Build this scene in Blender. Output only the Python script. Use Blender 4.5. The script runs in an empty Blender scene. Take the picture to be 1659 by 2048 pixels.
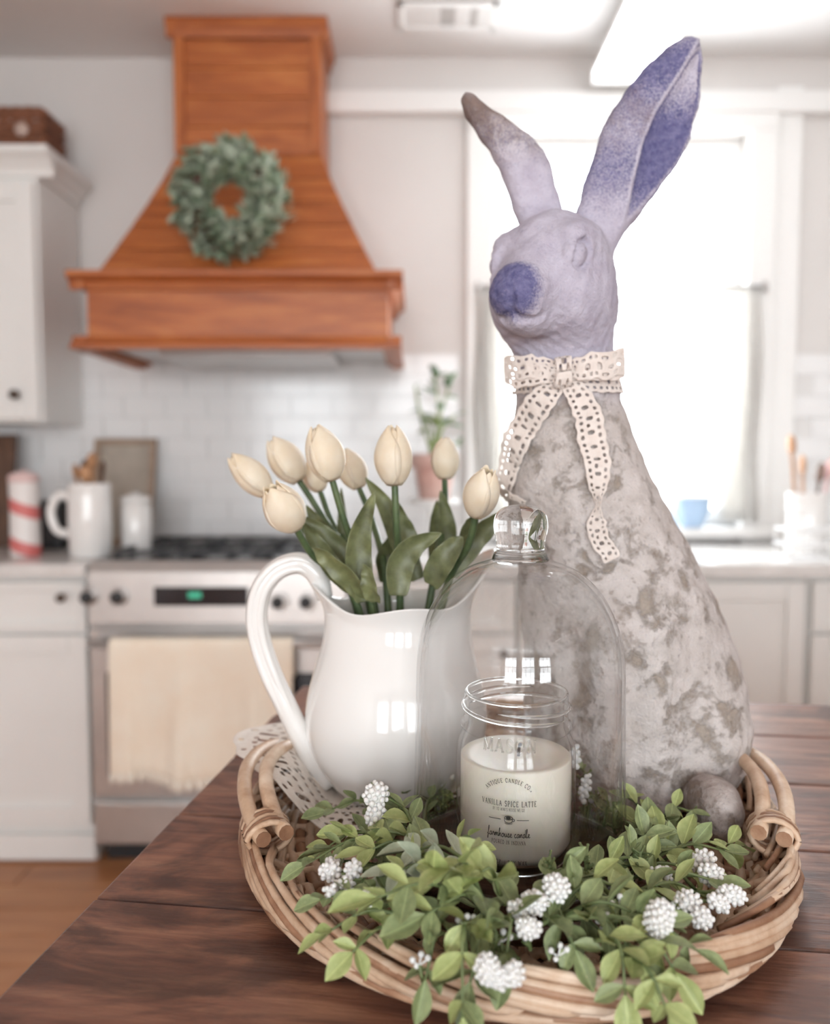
import bpy, bmesh, math, random
import numpy as np
from mathutils import Vector, Matrix
from mathutils.bvhtree import BVHTree

SC = bpy.context.scene
COL = SC.collection
random.seed(7)
PI = math.pi

# ---------------------------------------------------------------- camera
F_PX, CX, CY = 1660.0, 829.5, 1024.0
CAM_Z = 1.22
PITCH = math.atan((CY - 915.0) / F_PX)
cam_d = bpy.data.cameras.new('camera'); cam = bpy.data.objects.new('camera', cam_d); COL.objects.link(cam)
cam.location = (0, 0, CAM_Z); cam.rotation_euler = (PI / 2 - PITCH, 0, 0)
cam_d.sensor_fit = 'VERTICAL'; cam_d.sensor_height = 36.0; cam_d.sensor_width = 36.0
cam_d.lens = F_PX * 36.0 / 2048.0
cam_d.clip_start = 0.02; cam_d.clip_end = 100
cam_d.dof.use_dof = True; cam_d.dof.focus_distance = 0.562; cam_d.dof.aperture_fstop = 3.9
SC.camera = cam

# ---------------------------------------------------------------- light: overcast daylight through the windows
wd = bpy.data.worlds.new('world'); SC.world = wd; wd.use_nodes = True
_bg = wd.node_tree.nodes['Background']
_bg.inputs[0].default_value = (0.93, 0.965, 1.0, 1); _bg.inputs[1].default_value = 5.4
SC.view_settings.view_transform = 'Standard'; SC.view_settings.look = 'None'
SC.view_settings.gamma = 1.0; SC.view_settings.use_curve_mapping = False
SC.view_settings.exposure = 1.4
SC.cycles.use_denoising = True
SC.cycles.max_bounces = 14; SC.cycles.diffuse_bounces = 6; SC.cycles.glossy_bounces = 6
SC.cycles.transmission_bounces = 10; SC.cycles.transparent_max_bounces = 24
SC.cycles.sample_clamp_indirect = 6.0
SC.cycles.caustics_reflective = False; SC.cycles.caustics_refractive = False

def window_light(name, loc, rot, sx, sy):        # marks a window opening for the sampler; the light itself is the sky
    l = bpy.data.lights.new(name, 'AREA'); l.shape = 'RECTANGLE'; l.size = sx; l.size_y = sy
    l.cycles.is_portal = True
    o = bpy.data.objects.new(name, l); COL.objects.link(o); o.location = loc; o.rotation_euler = rot
    return o

# ---------------------------------------------------------------- photo geometry helpers
_c, _s = math.cos(PITCH), math.sin(PITCH)
def W(px, py, Y):
    dx = (px - CX) / F_PX; du = -(py - CY) / F_PX
    d = Vector((dx, _c + du * _s, -_s + du * _c))
    k = Y / d.y
    return Vector((d.x * k, Y, CAM_Z + d.z * k))
def zat(py, Y): return W(830, py, Y).z
def xat(px, Y, py=915): return W(px, py, Y).x
def ray(px, py):
    return W(px, py, 1.0) - Vector((0, 0, CAM_Z))

# ---------------------------------------------------------------- object helpers
WL = {}; LAST = [None]
def setp(o, label=None, cat=None, group=None, kind=None):
    if label: o['label'] = label
    if cat: o['category'] = cat
    if group: o['group'] = group
    if kind: o['kind'] = kind
    return o
def thing(name, label, cat, loc, group=None, kind=None):
    o = bpy.data.objects.new(name, None); COL.objects.link(o)
    o.empty_display_size = 0.02
    o.location = loc; WL[o] = Vector(loc)
    return setp(o, label, cat, group, kind)
def mesh(name, V, F, mat, smooth=True):
    m = bpy.data.meshes.new(name)
    m.from_pydata([tuple(v) for v in V], [], F); m.update()
    if mat: m.materials.append(mat)
    if smooth: m.polygons.foreach_set('use_smooth', [True] * len(m.polygons))
    return m
def mk(name, V, F, mat, parent=None, smooth=True, loc=None, bevel=0, seg=2, sub=0, solid=0, kind=None, label=None, cat=None, group=None):
    """vertices in world coordinates -> one mesh object whose origin sits at loc (default: the parent's origin, or the base centre)"""
    if loc is None:
        if parent is not None: loc = WL[parent]
        else:
            A = np.array([tuple(v) for v in V]); mn, mx = A.min(0), A.max(0)
            loc = ((mn[0] + mx[0]) / 2, (mn[1] + mx[1]) / 2, mn[2])
    loc = Vector(loc)
    m = mesh(name, [Vector(v) - loc for v in V], F, mat, smooth)
    o = bpy.data.objects.new(name, m); COL.objects.link(o)
    WL[o] = loc; LAST[0] = o
    if parent is not None:
        o.parent = parent; o.location = loc - WL[parent]
    else: o.location = loc
    if solid:
        q = o.modifiers.new('solid', 'SOLIDIFY'); q.thickness = solid; q.offset = 0
    if bevel:
        q = o.modifiers.new('bevel', 'BEVEL'); q.width = bevel; q.segments = seg; q.limit_method = 'ANGLE'; q.harden_normals = False
    if sub:
        q = o.modifiers.new('sub', 'SUBSURF'); q.levels = sub; q.render_levels = sub
    return setp(o, label, cat, group, kind)
def place(name, me, parent, M, kind=None):
    """a copy of shared mesh data at world matrix M under an unrotated parent"""
    o = bpy.data.objects.new(name, me); COL.objects.link(o)
    WL[o] = M.to_translation()
    if parent is not None:
        o.parent = parent; M = Matrix.Translation(-WL[parent]) @ M
    o.matrix_basis = M
    return setp(o, kind=kind)

class G:
    """collects shapes for one mesh"""
    def __init__(s): s.V = []; s.F = []
    def add(s, V, F):
        b = len(s.V); s.V += [Vector(v) for v in V]; s.F += [tuple(i + b for i in f) for f in F]; return s
    def box(s, x0, x1, y0, y1, z0, z1):
        V = [(x, y, z) for x in (x0, x1) for y in (y0, y1) for z in (z0, z1)]
        return s.add(V, [(0, 1, 3, 2), (4, 6, 7, 5), (0, 4, 5, 1), (2, 3, 7, 6), (0, 2, 6, 4), (1, 5, 7, 3)])
    def prism(s, poly, axis, a0, a1):
        """poly: 2-D outline in the other two axes, extruded along axis"""
        n = len(poly); V = []
        for a in (a0, a1):
            for (p, q) in poly:
                V.append({'x': (a, p, q), 'y': (p, a, q), 'z': (p, q, a)}[axis])
        F = [tuple(range(n)), tuple(range(2 * n - 1, n - 1, -1))]
        F += [(i, (i + 1) % n, n + (i + 1) % n, n + i)[::-1] for i in range(n)]
        return s.add(V, F)
    def tube(s, P, R, n=8, caps=True, squash=None, up=None):
        V, F = tube(P, R, n, caps, squash, up); return s.add(V, F)
    def lathe(s, prof, c, n=48, closed=False, caps=True):
        V, F = lathe(prof, c, n, closed, caps); return s.add(V, F)
    def ball(s, c, r, nu=10, nv=7, rot=None):
        V, F = ball(c, r, nu, nv, rot); return s.add(V, F)
    def mk(s, name, mat, parent=None, **k):
        return mk(name, s.V, s.F, mat, parent, **k)

def spline(P, n):
    P = [Vector(p) for p in P]
    if len(P) == 2: return [P[0].lerp(P[1], i / n) for i in range(n + 1)]
    Q = [P[0] * 2 - P[1]] + P + [P[-1] * 2 - P[-2]]
    out = []; m = len(P) - 1
    for i in range(n + 1):
        t = i / n * m; k = min(int(t), m - 1); u = t - k
        a, b, c, d = Q[k:k + 4]
        out.append(0.5 * ((2 * b) + (c - a) * u + (2 * a - 5 * b + 4 * c - d) * u * u + (3 * b - a - 3 * c + d) * u ** 3))
    return out
def frames(P, up=None):
    P = [Vector(p) for p in P]; n = len(P); T = []
    for i in range(n):
        t = (P[min(i + 1, n - 1)] - P[max(i - 1, 0)])
        T.append(t.normalized() if t.length > 1e-9 else Vector((0, 0, 1)))
    u = Vector(up) if up is not None else (Vector((0, 0, 1)) if abs(T[0].z) < .9 else Vector((1, 0, 0)))
    N = []
    for t in T:
        if up is not None: u = Vector(up)
        v = u - t * u.dot(t)
        v = v.normalized() if v.length > 1e-6 else t.orthogonal().normalized()
        N.append(v); u = v
    return P, T, N, [t.cross(v) for t, v in zip(T, N)]
def tube(P, R, n=8, caps=True, squash=None, up=None):
    P, T, N, B = frames(P, up); V = []; F = []; m = len(P)
    for i in range(m):
        r = R if isinstance(R, (int, float)) else R[i]
        ra, rb = (r, r) if squash is None else (r * squash[0], r * squash[1])
        for k in range(n):
            a = 2 * PI * k / n
            V.append(P[i] + N[i] * math.cos(a) * ra + B[i] * math.sin(a) * rb)
    for i in range(m - 1):
        for k in range(n):
            F.append((i * n + k, i * n + (k + 1) % n, (i + 1) * n + (k + 1) % n, (i + 1) * n + k))
    if caps:
        F.append(tuple(range(n - 1, -1, -1))); F.append(tuple((m - 1) * n + k for k in range(n)))
    return V, F
def lathe(prof, c, n=48, closed=False, caps=True):
    V = []; F = []; c = Vector(c)
    for (r, z) in prof:
        for k in range(n):
            a = 2 * PI * k / n
            V.append(c + Vector((r * math.cos(a), r * math.sin(a), z)))
    m = len(prof)
    for i in range(m - 1 if not closed else m):
        j = (i + 1) % m
        for k in range(n):
            F.append((i * n + k, i * n + (k + 1) % n, j * n + (k + 1) % n, j * n + k))
    if not closed and caps:
        if prof[0][0] > 1e-6: F.append(tuple(range(n - 1, -1, -1)))
        if prof[-1][0] > 1e-6: F.append(tuple((m - 1) * n + k for k in range(n)))
    return V, F
def ball(c, r, nu=10, nv=7, rot=None):
    c = Vector(c); r = Vector((r, r, r)) if isinstance(r, (int, float)) else Vector(r)
    V = [Vector((0, 0, -r.z))]
    for j in range(1, nv):
        f = PI * j / nv - PI / 2
        for k in range(nu):
            a = 2 * PI * k / nu
            V.append(Vector((r.x * math.cos(f) * math.cos(a), r.y * math.cos(f) * math.sin(a), r.z * math.sin(f))))
    V.append(Vector((0, 0, r.z))); e = len(V) - 1; F = []
    for k in range(nu):
        F.append((0, 1 + (k + 1) % nu, 1 + k)); F.append((e, e - nu + k, e - nu + (k + 1) % nu))
        for j in range(nv - 2):
            a = 1 + j * nu; F.append((a + k, a + (k + 1) % nu, a + nu + (k + 1) % nu, a + nu + k))
    if rot is not None: V = [rot @ v for v in V]
    return [v + c for v in V], F
def smoothprof(pts, n):
    return [(v.x, v.y) for v in spline([Vector((a, b, 0)) for a, b in pts], n)]

# ---------------------------------------------------------------- materials
MATS = {}
def lin(r, g, b):
    f = lambda c: (c / 255 / 12.92) if c / 255 <= .04045 else ((c / 255 + .055) / 1.055) ** 2.4
    return (f(r), f(g), f(b), 1)
def mat(name, col, rough=.5, metal=0, spec=.5, coat=0, sheen=0, sss=0, emit=None):
    m = bpy.data.materials.new(name); m.use_nodes = True
    b = m.node_tree.nodes['Principled BSDF']
    b.inputs['Base Color'].default_value = col
    b.inputs['Roughness'].default_value = rough; b.inputs['Metallic'].default_value = metal
    b.inputs['Specular IOR Level'].default_value = spec; b.inputs['Coat Weight'].default_value = coat
    b.inputs['Sheen Weight'].default_value = sheen
    if sss:
        b.inputs['Subsurface Weight'].default_value = sss; b.inputs['Subsurface Radius'].default_value = (.01, .007, .004)
        b.inputs['Subsurface Scale'].default_value = 1.0
    if emit:
        b.inputs['Emission Color'].default_value = emit[0]; b.inputs['Emission Strength'].default_value = emit[1]
    MATS[name] = m
    return m
class N:
    """small node-graph writer"""
    def __init__(s, m): s.t = m.node_tree; s.b = s.t.nodes['Principled BSDF']
    def n(s, typ, **k):
        x = s.t.nodes.new(typ)
        for a, v in k.items():
            if a[0] == '_': setattr(x, a[1:], v)
        return x
    def link(s, a, b): s.t.links.new(a, b)
    def set(s, sock, v):
        if isinstance(v, bpy.types.NodeSocket): s.link(v, sock)
        elif v is not None: sock.default_value = v
    def coord(s, kind='Object', scale=(1, 1, 1), rot=(0, 0, 0), loc=(0, 0, 0)):
        c = s.n('ShaderNodeTexCoord'); mp = s.n('ShaderNodeMapping')
        mp.inputs['Scale'].default_value = scale; mp.inputs['Rotation'].default_value = rot
        s.set(mp.inputs['Location'], loc)
        s.link(c.outputs[kind], mp.inputs[0]); return mp.outputs[0]
    def noise(s, vec, scale, detail=4, rough=.55, dist=0):
        x = s.n('ShaderNodeTexNoise'); x.inputs['Scale'].default_value = scale; x.inputs['Detail'].default_value = detail
        x.inputs['Roughness'].default_value = rough; x.inputs['Distortion'].default_value = dist
        if vec is not None: s.link(vec, x.inputs['Vector'])
        return x.outputs['Fac']
    def voro(s, vec, scale, feat='F1'):
        x = s.n('ShaderNodeTexVoronoi', _feature=feat); x.inputs['Scale'].default_value = scale
        s.link(vec, x.inputs['Vector']); return x.outputs['Distance']
    def wave(s, vec, scale, dist=2, detail=2, typ='BANDS', d='X'):
        x = s.n('ShaderNodeTexWave', _wave_type=typ); x.inputs['Scale'].default_value = scale
        x.inputs['Distortion'].default_value = dist; x.inputs['Detail'].default_value = detail
        if typ == 'BANDS': x.bands_direction = d
        s.link(vec, x.inputs['Vector']); return x.outputs['Fac']
    def ramp(s, f, stops):
        x = s.n('ShaderNodeValToRGB'); e = x.color_ramp.elements
        while len(e) < len(stops): e.new(.5)
        for k, (p, c) in enumerate(stops):
            e[k].position = p; e[k].color = c if not isinstance(c, (int, float)) else (c, c, c, 1)
        s.link(f, x.inputs[0]); return x.outputs[0]
    def mix(s, f, a, b, mode='MIX'):
        x = s.n('ShaderNodeMix', _data_type='RGBA', _blend_type=mode)
        s.set(x.inputs[0], f); s.set(x.inputs[6], a); s.set(x.inputs[7], b); return x.outputs[2]
    def math(s, op, a, b=None):
        x = s.n('ShaderNodeMath', _operation=op); s.set(x.inputs[0], a)
        if b is not None: s.set(x.inputs[1], b)
        return x.outputs[0]
    def attr(s, name):
        x = s.n('ShaderNodeAttribute', _attribute_name=name); return x.outputs['Color']
    def sep(s, c):
        x = s.n('ShaderNodeSeparateColor'); s.link(c, x.inputs[0]); return x.outputs
    def orand(s): return s.n('ShaderNodeObjectInfo').outputs['Random']
    def bump(s, h, strength=.3, dist=.01):
        x = s.n('ShaderNodeBump'); x.inputs['Strength'].default_value = strength; x.inputs['Distance'].default_value = dist
        s.link(h, x.inputs['Height']); s.link(x.outputs[0], s.b.inputs['Normal']); return x.outputs[0]
    def col(s, c): s.set(s.b.inputs['Base Color'], c)
    def rough(s, c): s.set(s.b.inputs['Roughness'], c)

def noisy(name, c1, c2, scale=20, rough=.5, bump=0, bscale=None, **k):
    m = mat(name, c1, rough, **k); q = N(m); v = q.coord()
    f = q.noise(v, scale, 5); q.col(q.mix(q.ramp(f, [(.35, 0), (.65, 1)]), c1, c2))
    if bump: q.bump(q.noise(v, bscale or scale * 4, 4), bump, .004)
    return m
def glass_mat(name, tint=(.994, .996, .996, 1), ior=1.45):
    """thin clear glass wall: see-through with mirror reflection by Fresnel"""
    m = bpy.data.materials.new(name); m.use_nodes = True; t = m.node_tree; t.nodes.clear()
    o = t.nodes.new('ShaderNodeOutputMaterial'); mx = t.nodes.new('ShaderNodeMixShader')
    tr = t.nodes.new('ShaderNodeBsdfTransparent'); gl = t.nodes.new('ShaderNodeBsdfGlossy'); fr = t.nodes.new('ShaderNodeLayerWeight')
    tr.inputs[0].default_value = tint; gl.inputs['Roughness'].default_value = .015; fr.inputs[0].default_value = .5
    f0 = ((ior - 1) / (ior + 1)) ** 2                    # Schlick's curve, the same from both sides of the wall
    pw = t.nodes.new('ShaderNodeMath'); pw.operation = 'POWER'; pw.inputs[1].default_value = 5
    ma = t.nodes.new('ShaderNodeMath'); ma.operation = 'MULTIPLY_ADD'; ma.inputs[1].default_value = 1 - f0; ma.inputs[2].default_value = f0
    t.links.new(fr.outputs['Facing'], pw.inputs[0]); t.links.new(pw.outputs[0], ma.inputs[0])
    t.links.new(ma.outputs[0], mx.inputs[0]); t.links.new(tr.outputs[0], mx.inputs[1]); t.links.new(gl.outputs[0], mx.inputs[2])
    t.links.new(mx.outputs[0], o.inputs[0]); MATS[name] = m
    return m
def solid_glass(name):
    m = bpy.data.materials.new(name); m.use_nodes = True; t = m.node_tree; t.nodes.clear()
    o = t.nodes.new('ShaderNodeOutputMaterial'); g = t.nodes.new('ShaderNodeBsdfGlass')
    g.inputs['IOR'].default_value = 1.45; g.inputs['Roughness'].default_value = 0; g.inputs['Color'].default_value = (.99, .995, .995, 1)
    t.links.new(g.outputs[0], o.inputs[0]); MATS[name] = m
    return m

WHITE = mat('white_paint', (.80, .79, .77, 1), .35)
CABINET = noisy('cabinet_paint', (.80, .795, .775, 1), (.77, .765, .745, 1), 3, .32)
WALLP = noisy('wall_paint', (.69, .665, .645, 1), (.66, .635, .615, 1), 2, .7, .05, 200)
CEILP = noisy('ceiling_paint', (.80, .79, .78, 1), (.77, .76, .75, 1), 2, .8, .05, 150)
TRIMP = mat('trim_paint', (.82, .815, .80, 1), .4)
TILE = mat('white_tile', (.80, .80, .80, 1), .15)
GROUT = mat('grout', (.70, .69, .68, 1), .8)
STEEL = noisy('brushed_steel', (.60, .575, .555, 1), (.52, .50, .485, 1), 6, .3, metal=.75)
BLACK = mat('black_glass', (.012, .013, .018, 1), .12)
IRON = mat('cast_iron', (.02, .02, .022, 1), .45)
BRONZE = mat('dark_bronze', (.10, .075, .06, 1), .4, metal=.6)
COUNTER = noisy('pale_stone', (.72, .70, .68, 1), (.62, .60, .58, 1), 14, .2)
CERAMIC = mat('white_ceramic', (.80, .785, .765, 1), .09, coat=.4)
TGLASS = glass_mat('clear_glass')
KGLASS = solid_glass('solid_clear_glass')
PANE = glass_mat('window_glass', (.97, .98, .98, 1), 1.3)

def wood(name, dark, mid, light, axis='X', scale=1.0, rough=.4, bump=.12, coat=0, patch=None):
    """plank wood; grain runs along axis of the object; each plank differs through the object's random number"""
    m = mat(name, mid, rough, coat=coat); q = N(m)
    r = q.orand(); off = q.n('ShaderNodeCombineXYZ')
    for i, k in enumerate((37.0, 91.0, 53.0)): q.link(q.math('MULTIPLY', r, k), off.inputs[i])
    st = {'X': (1, 9, 9), 'Y': (9, 1, 9), 'Z': (9, 9, 1)}[axis]
    v = q.coord('Object', tuple(scale * a for a in st), loc=off.outputs[0])
    g1 = q.noise(v, 4.5, 7, .6, .6); g2 = q.noise(v, 22, 4, .6)
    c = q.ramp(g1, [(.30, dark), (.52, mid), (.72, light)])
    c = q.mix(q.math('MULTIPLY', g2, .35), c, dark)
    if patch:
        v2 = q.coord('Object', tuple(scale * a for a in ({'X': (2.2, 6, 6), 'Y': (6, 2.2, 6), 'Z': (6, 6, 2.2)}[axis])), loc=off.outputs[0])
        pf = q.ramp(q.noise(v2, 2.0, 5, .6, 1.2), [(.46, 0), (.62, 1)])
        c = q.mix(q.math('MULTIPLY', pf, .8), c, patch)
        spk = q.ramp(q.noise(q.coord('Object', (1, 3, 3)), 140, 2), [(.74, 0), (.78, 1)])
        c = q.mix(q.math('MULTIPLY', spk, .35), c, (.42, .27, .2, 1))
    c = q.mix(q.math('MULTIPLY', r, .22), c, dark)
    q.col(c); q.bump(q.math('ADD', g2, g1), bump, .003)
    return m
ISLAND_WOOD = wood('dark_stained_wood', (.11, .048, .033, 1), (.29, .130, .082, 1), (.48, .25, .155, 1), 'X', 1.5, .36, .22, patch=(.052, .024, .019, 1))
HOOD_WOOD = wood('orange_pine', (.25, .062, .016, 1), (.46, .135, .034, 1), (.62, .23, .065, 1), 'X', .8, .4, .08)
HOOD_WOOD_V = wood('orange_pine_upright', (.25, .062, .016, 1), (.46, .135, .034, 1), (.62, .23, .065, 1), 'Z', .8, .4, .08)
FLOOR_WOOD = wood('oak_floor', (.30, .12, .05, 1), (.45, .20, .085, 1), (.55, .28, .13, 1), 'X', .5, .35, .06)
BROWN_WOOD = wood('brown_wood', (.05, .022, .012, 1), (.12, .055, .03, 1), (.2, .1, .055, 1), 'Z', 2, .5, .1)
SPOON_WOOD = wood('spoon_wood', (.35, .17, .08, 1), (.52, .28, .14, 1), (.6, .35, .18, 1), 'Z', 4, .5, .05)
# ================================================================ the room
WY = 3.05; RX0, RX1, RY0 = -2.3, 2.7, -4.0; ZC = zat(116, WY)
# window opening in the stove wall
wx0, wx1 = xat(985, WY), xat(1478, WY); wz0, wz1 = zat(1052, WY), zat(268, WY)
def wall(name, V): return V.mk(name, WALLP, smooth=False, kind='structure')
g = G().box(RX0, wx0, WY, WY + .14, 0, ZC).box(wx1, RX1, WY, WY + .14, 0, ZC).box(wx0, wx1, WY, WY + .14, 0, wz0).box(wx0, wx1, WY, WY + .14, wz1, ZC)
wall_front = wall('wall_front', g)
wall('wall_left', G().box(RX0 - .12, RX0, RY0, WY + .14, 0, ZC))
wall('wall_right', G().box(RX1, RX1 + .12, RY0, WY + .14, 0, ZC))
# rear wall with three tall windows (daylight behind the photographer)
RW = [(-1.9, -.75), (-.35, .80), (1.2, 2.35)]; rz0, rz1 = .55, 2.40
g = G().box(RX0, RX1, RY0 - .12, RY0, 0, rz0).box(RX0, RX1, RY0 - .12, RY0, rz1, ZC)
e = [RX0] + [x for w in RW for x in w] + [RX1]
for i in range(0, len(e), 2): g.box(e[i], e[i + 1], RY0 - .12, RY0, rz0, rz1)
wall('wall_rear', g)
for i, (a, b) in enumerate(RW):
    t = thing('window_%d' % (i + 2), None, None, ((a + b) / 2, RY0 - .06, rz0), kind='structure')
    g = G()
    for x in (a, b - .05): g.box(x, x + .05, RY0 - .09, RY0 - .03, rz0, rz1)
    for z in (rz0, rz1 - .05, (rz0 + rz1) / 2 - .03): g.box(a, b, RY0 - .09, RY0 - .03, z, z + .05)
    g.mk('sash', TRIMP, t, smooth=False)
    for k in (1, 2):
        x = a + (b - a) * k / 3; G().box(x - .012, x + .012, RY0 - .08, RY0 - .05, rz0, rz1).mk('muntin', TRIMP, t, smooth=False)
    G().box(a, b, RY0 - .066, RY0 - .062, rz0, rz1).mk('pane', PANE, t, smooth=False)
    window_light('window_%d_offscreen' % (i + 2), ((a + b) / 2, RY0 - .13, (rz0 + rz1) / 2), (PI / 2, 0, 0), b - a, rz1 - rz0)
window_light('sink_window_sky', ((wx0 + wx1) / 2, WY + .15, (wz0 + wz1) / 2), (-PI / 2, 0, 0), wx1 - wx0, wz1 - wz0)
G().box(RX0, RX1, RY0, WY, ZC, ZC + .1).mk('ceiling', CEILP, smooth=False, kind='structure')
floor = G().box(RX0, RX1, RY0, WY, -.08, -.012).mk('floor', GROUT, smooth=False, kind='structure')
fm = {}
for i in range(7):                               # boards near the stove, the only floor in view
    for j in range(4):
        L = 1.10; y = 1.55 + i * .125; x = -2.25 + j * 1.103 - (i % 3) * .31
        if x + L < -2.25 or x > .6: continue
        x0 = max(x, RX0 + .01)
        G().box(x0, x + L, y, y + .122, -.012, 0).mk('floor_board', FLOOR_WOOD, floor, smooth=False, bevel=.002, seg=1, loc=(x0, y, 0))
G().box(RX0 + .01, RX1 - .01, RY0 + .01, 1.545, -.012, 0).mk('floor_board', FLOOR_WOOD, floor, smooth=False)
G().box(RX0 + .01, RX1 - .01, 2.43, WY, -.012, 0).mk('floor_board', FLOOR_WOOD, floor, smooth=False)

# subway tile splashback
tm = mesh('tile', *(lambda g: (g.V, g.F))(G().box(-.0745, .0745, -.008, 0, -.0365, .0365)), TILE, False)
tz0, tz1 = .91, zat(722, WY)
G().box(RX0, wx0 - .12, WY - .004, WY, tz0, tz1).mk('tile_bed', GROUT, wall_front, smooth=False)
G().box(wx1 + .12, RX1, WY - .004, WY, tz0, tz1).mk('tile_bed', GROUT, wall_front, smooth=False)
row = 0; z = tz0 + .038
while z < tz1:
    x = -2.2 + (row % 2) * .076
    while x < 2.62:
        if x < wx0 - .19 or x > wx1 + .19:
            place('tile', tm, wall_front, Matrix.Translation((x, WY - .003, z)))
        x += .152
    z += .076; row += 1

# the long flat trim over the window, and the ceiling line
tzz = zat(208, WY)
G().box(xat(655, WY), RX1, WY - .05, WY, tzz - .045, tzz + .03).mk('trim_1', TRIMP, smooth=False, bevel=.008, kind='structure')

# window over the sink
wt = thing('window_1', None, None, ((wx0 + wx1) / 2, WY, wz0), kind='structure')
ca = .10
for (a, b, c, d) in ((wx0 - ca, wx0, wz0 - .1, wz1 + ca), (wx1, wx1 + ca, wz0 - .1, wz1 + ca)):
    G().box(a, b, WY - .035, WY, c, d).mk('casing', TRIMP, wt, smooth=False, bevel=.006)
G().box(wx0 - ca, wx1 + ca, WY - .04, WY, wz1, wz1 + ca).mk('casing', TRIMP, wt, smooth=False, bevel=.006)
G().box(wx1 + ca, wx1 + ca + .09, WY - .02, WY, wz0 - .1, wz1 + ca + .06).mk('side_board', TRIMP, wt, smooth=False, bevel=.005)
G().box(wx0 - ca - .03, wx1 + ca + .03, WY - .09, WY + .12, wz0 - .035, wz0).mk('sill', TRIMP, wt, smooth=False, bevel=.006)
mz = zat(645, WY + .07)
for (a, b, c, d) in ((wx0, wx0 + .045, wz0, wz1), (wx1 - .045, wx1, wz0, wz1), (wx0 + .045, wx1 - .045, wz1 - .05, wz1), (wx0 + .045, wx1 - .045, wz0, wz0 + .06)):
    G().box(a, b, WY + .05, WY + .09, c, d).mk('sash_rail', TRIMP, wt, smooth=False, bevel=.004)
G().box(wx0 + .045, wx1 - .045, WY + .055, WY + .085, mz - .012, mz + .012).mk('meeting_rail', TRIMP, wt, smooth=False, bevel=.003)
G().box(wx0 + .045, wx1 - .045, WY + .068, WY + .071, mz + .012, wz1 - .05).mk('pane', PANE, wt, smooth=False)
G().box(wx0 + .045, wx1 - .045, WY + .068, WY + .071, wz0 + .06, mz - .012).mk('pane', PANE, wt, smooth=False)

# half curtains pushed to the sides on a thin rod
LINEN = noisy('sheer_linen', (.80, .79, .77, 1), (.72, .71, .69, 1), 30, .8, .1, 300)
_t = LINEN.node_tree; _o = _t.nodes['Material Output']; _tr = _t.nodes.new('ShaderNodeBsdfTranslucent'); _tr.inputs[0].default_value = (.85, .83, .80, 1)
_mx = _t.nodes.new('ShaderNodeMixShader'); _mx.inputs[0].default_value = .45
_t.links.new(_t.nodes['Principled BSDF'].outputs[0], _mx.inputs[1]); _t.links.new(_tr.outputs[0], _mx.inputs[2]); _t.links.new(_mx.outputs[0], _o.inputs[0])
cz = zat(575, WY - .03)
def curtain(x0, x1, lab):
    V = []; F = []; nu, nv = 40, 14
    for j in range(nv + 1):
        v = j / nv
        for i in range(nu + 1):
            u = i / nu
            x = x0 + (x1 - x0) * u + .006 * math.sin(9 * v + u * 5)
            V.append((x, WY - .045 + .016 * math.sin(u * 30 + v * 1.2) * (.4 + .6 * v), cz + (wz0 + .02 - cz) * v))
    for j in range(nv):
        for i in range(nu): a = j * (nu + 1) + i; F.append((a, a + 1, a + nu + 2, a + nu + 1))
    c = mk('window_curtain', V, F, LINEN, None, solid=.0015, label=lab, cat='curtain', loc=((x0 + x1) / 2, WY - .045, cz))
    return c
curtain(xat(1425, WY), xat(1505, WY), 'pale linen half curtain on the window side by the wooden spoons')
curtain(xat(945, WY), xat(1015, WY), 'pale linen half curtain on the window side by the potted plant')
rt = thing('curtain_rod', 'thin pale metal curtain rod across the kitchen window', 'curtain rod', (wx0, WY - .045, cz))
G().tube([(wx0 - .06, WY - .045, cz), (wx1 + .06, WY - .045, cz)], .005, 8).mk('rod', STEEL, rt)
for x in (wx0 - .06, wx1 + .06):
    G().ball((x, WY - .045, cz), .011).mk('finial', STEEL, rt)
    G().box(x - .008, x + .008, WY - .045, WY - .03, cz - .02, cz + .02).mk('bracket', STEEL, rt, smooth=False)

# ceiling vent and the long ceiling lamp
vy = (ZC - CAM_Z) / (zat(24, 1) - CAM_Z); va, vb = xat(795, vy, 20), xat(995, vy, 20)
vt = thing('ceiling_vent', 'white louvred air vent set in the ceiling', 'vent', ((va + vb) / 2, vy, ZC - .014))
G().box(va, vb, vy - .07, vy + .09, ZC - .006, ZC - .0005).mk('backing', STEEL, vt, smooth=False)
for (a, b, c, d) in ((va, vb, vy - .07, vy - .05), (va, vb, vy + .07, vy + .09), (va, va + .02, vy - .07, vy + .09), (vb - .02, vb, vy - .07, vy + .09)):
    G().box(a, b, c, d, ZC - .014, ZC - .001).mk('frame', TRIMP, vt, smooth=False, bevel=.003)
for k in range(12):
    x = va + .028 + k * (vb - va - .056) / 11
    ang = .6 if k not in (5, 6, 9) else -.2
    p = [(x - .011, ZC - .004), (x + .011, ZC - .004 - .009 * math.sin(ang)), (x + .011, ZC - .006 - .009 * math.sin(ang)), (x - .011, ZC - .006)]
    G().prism(p, 'y', vy - .05, vy + .07).mk('slat', TRIMP, vt, smooth=False)

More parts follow.
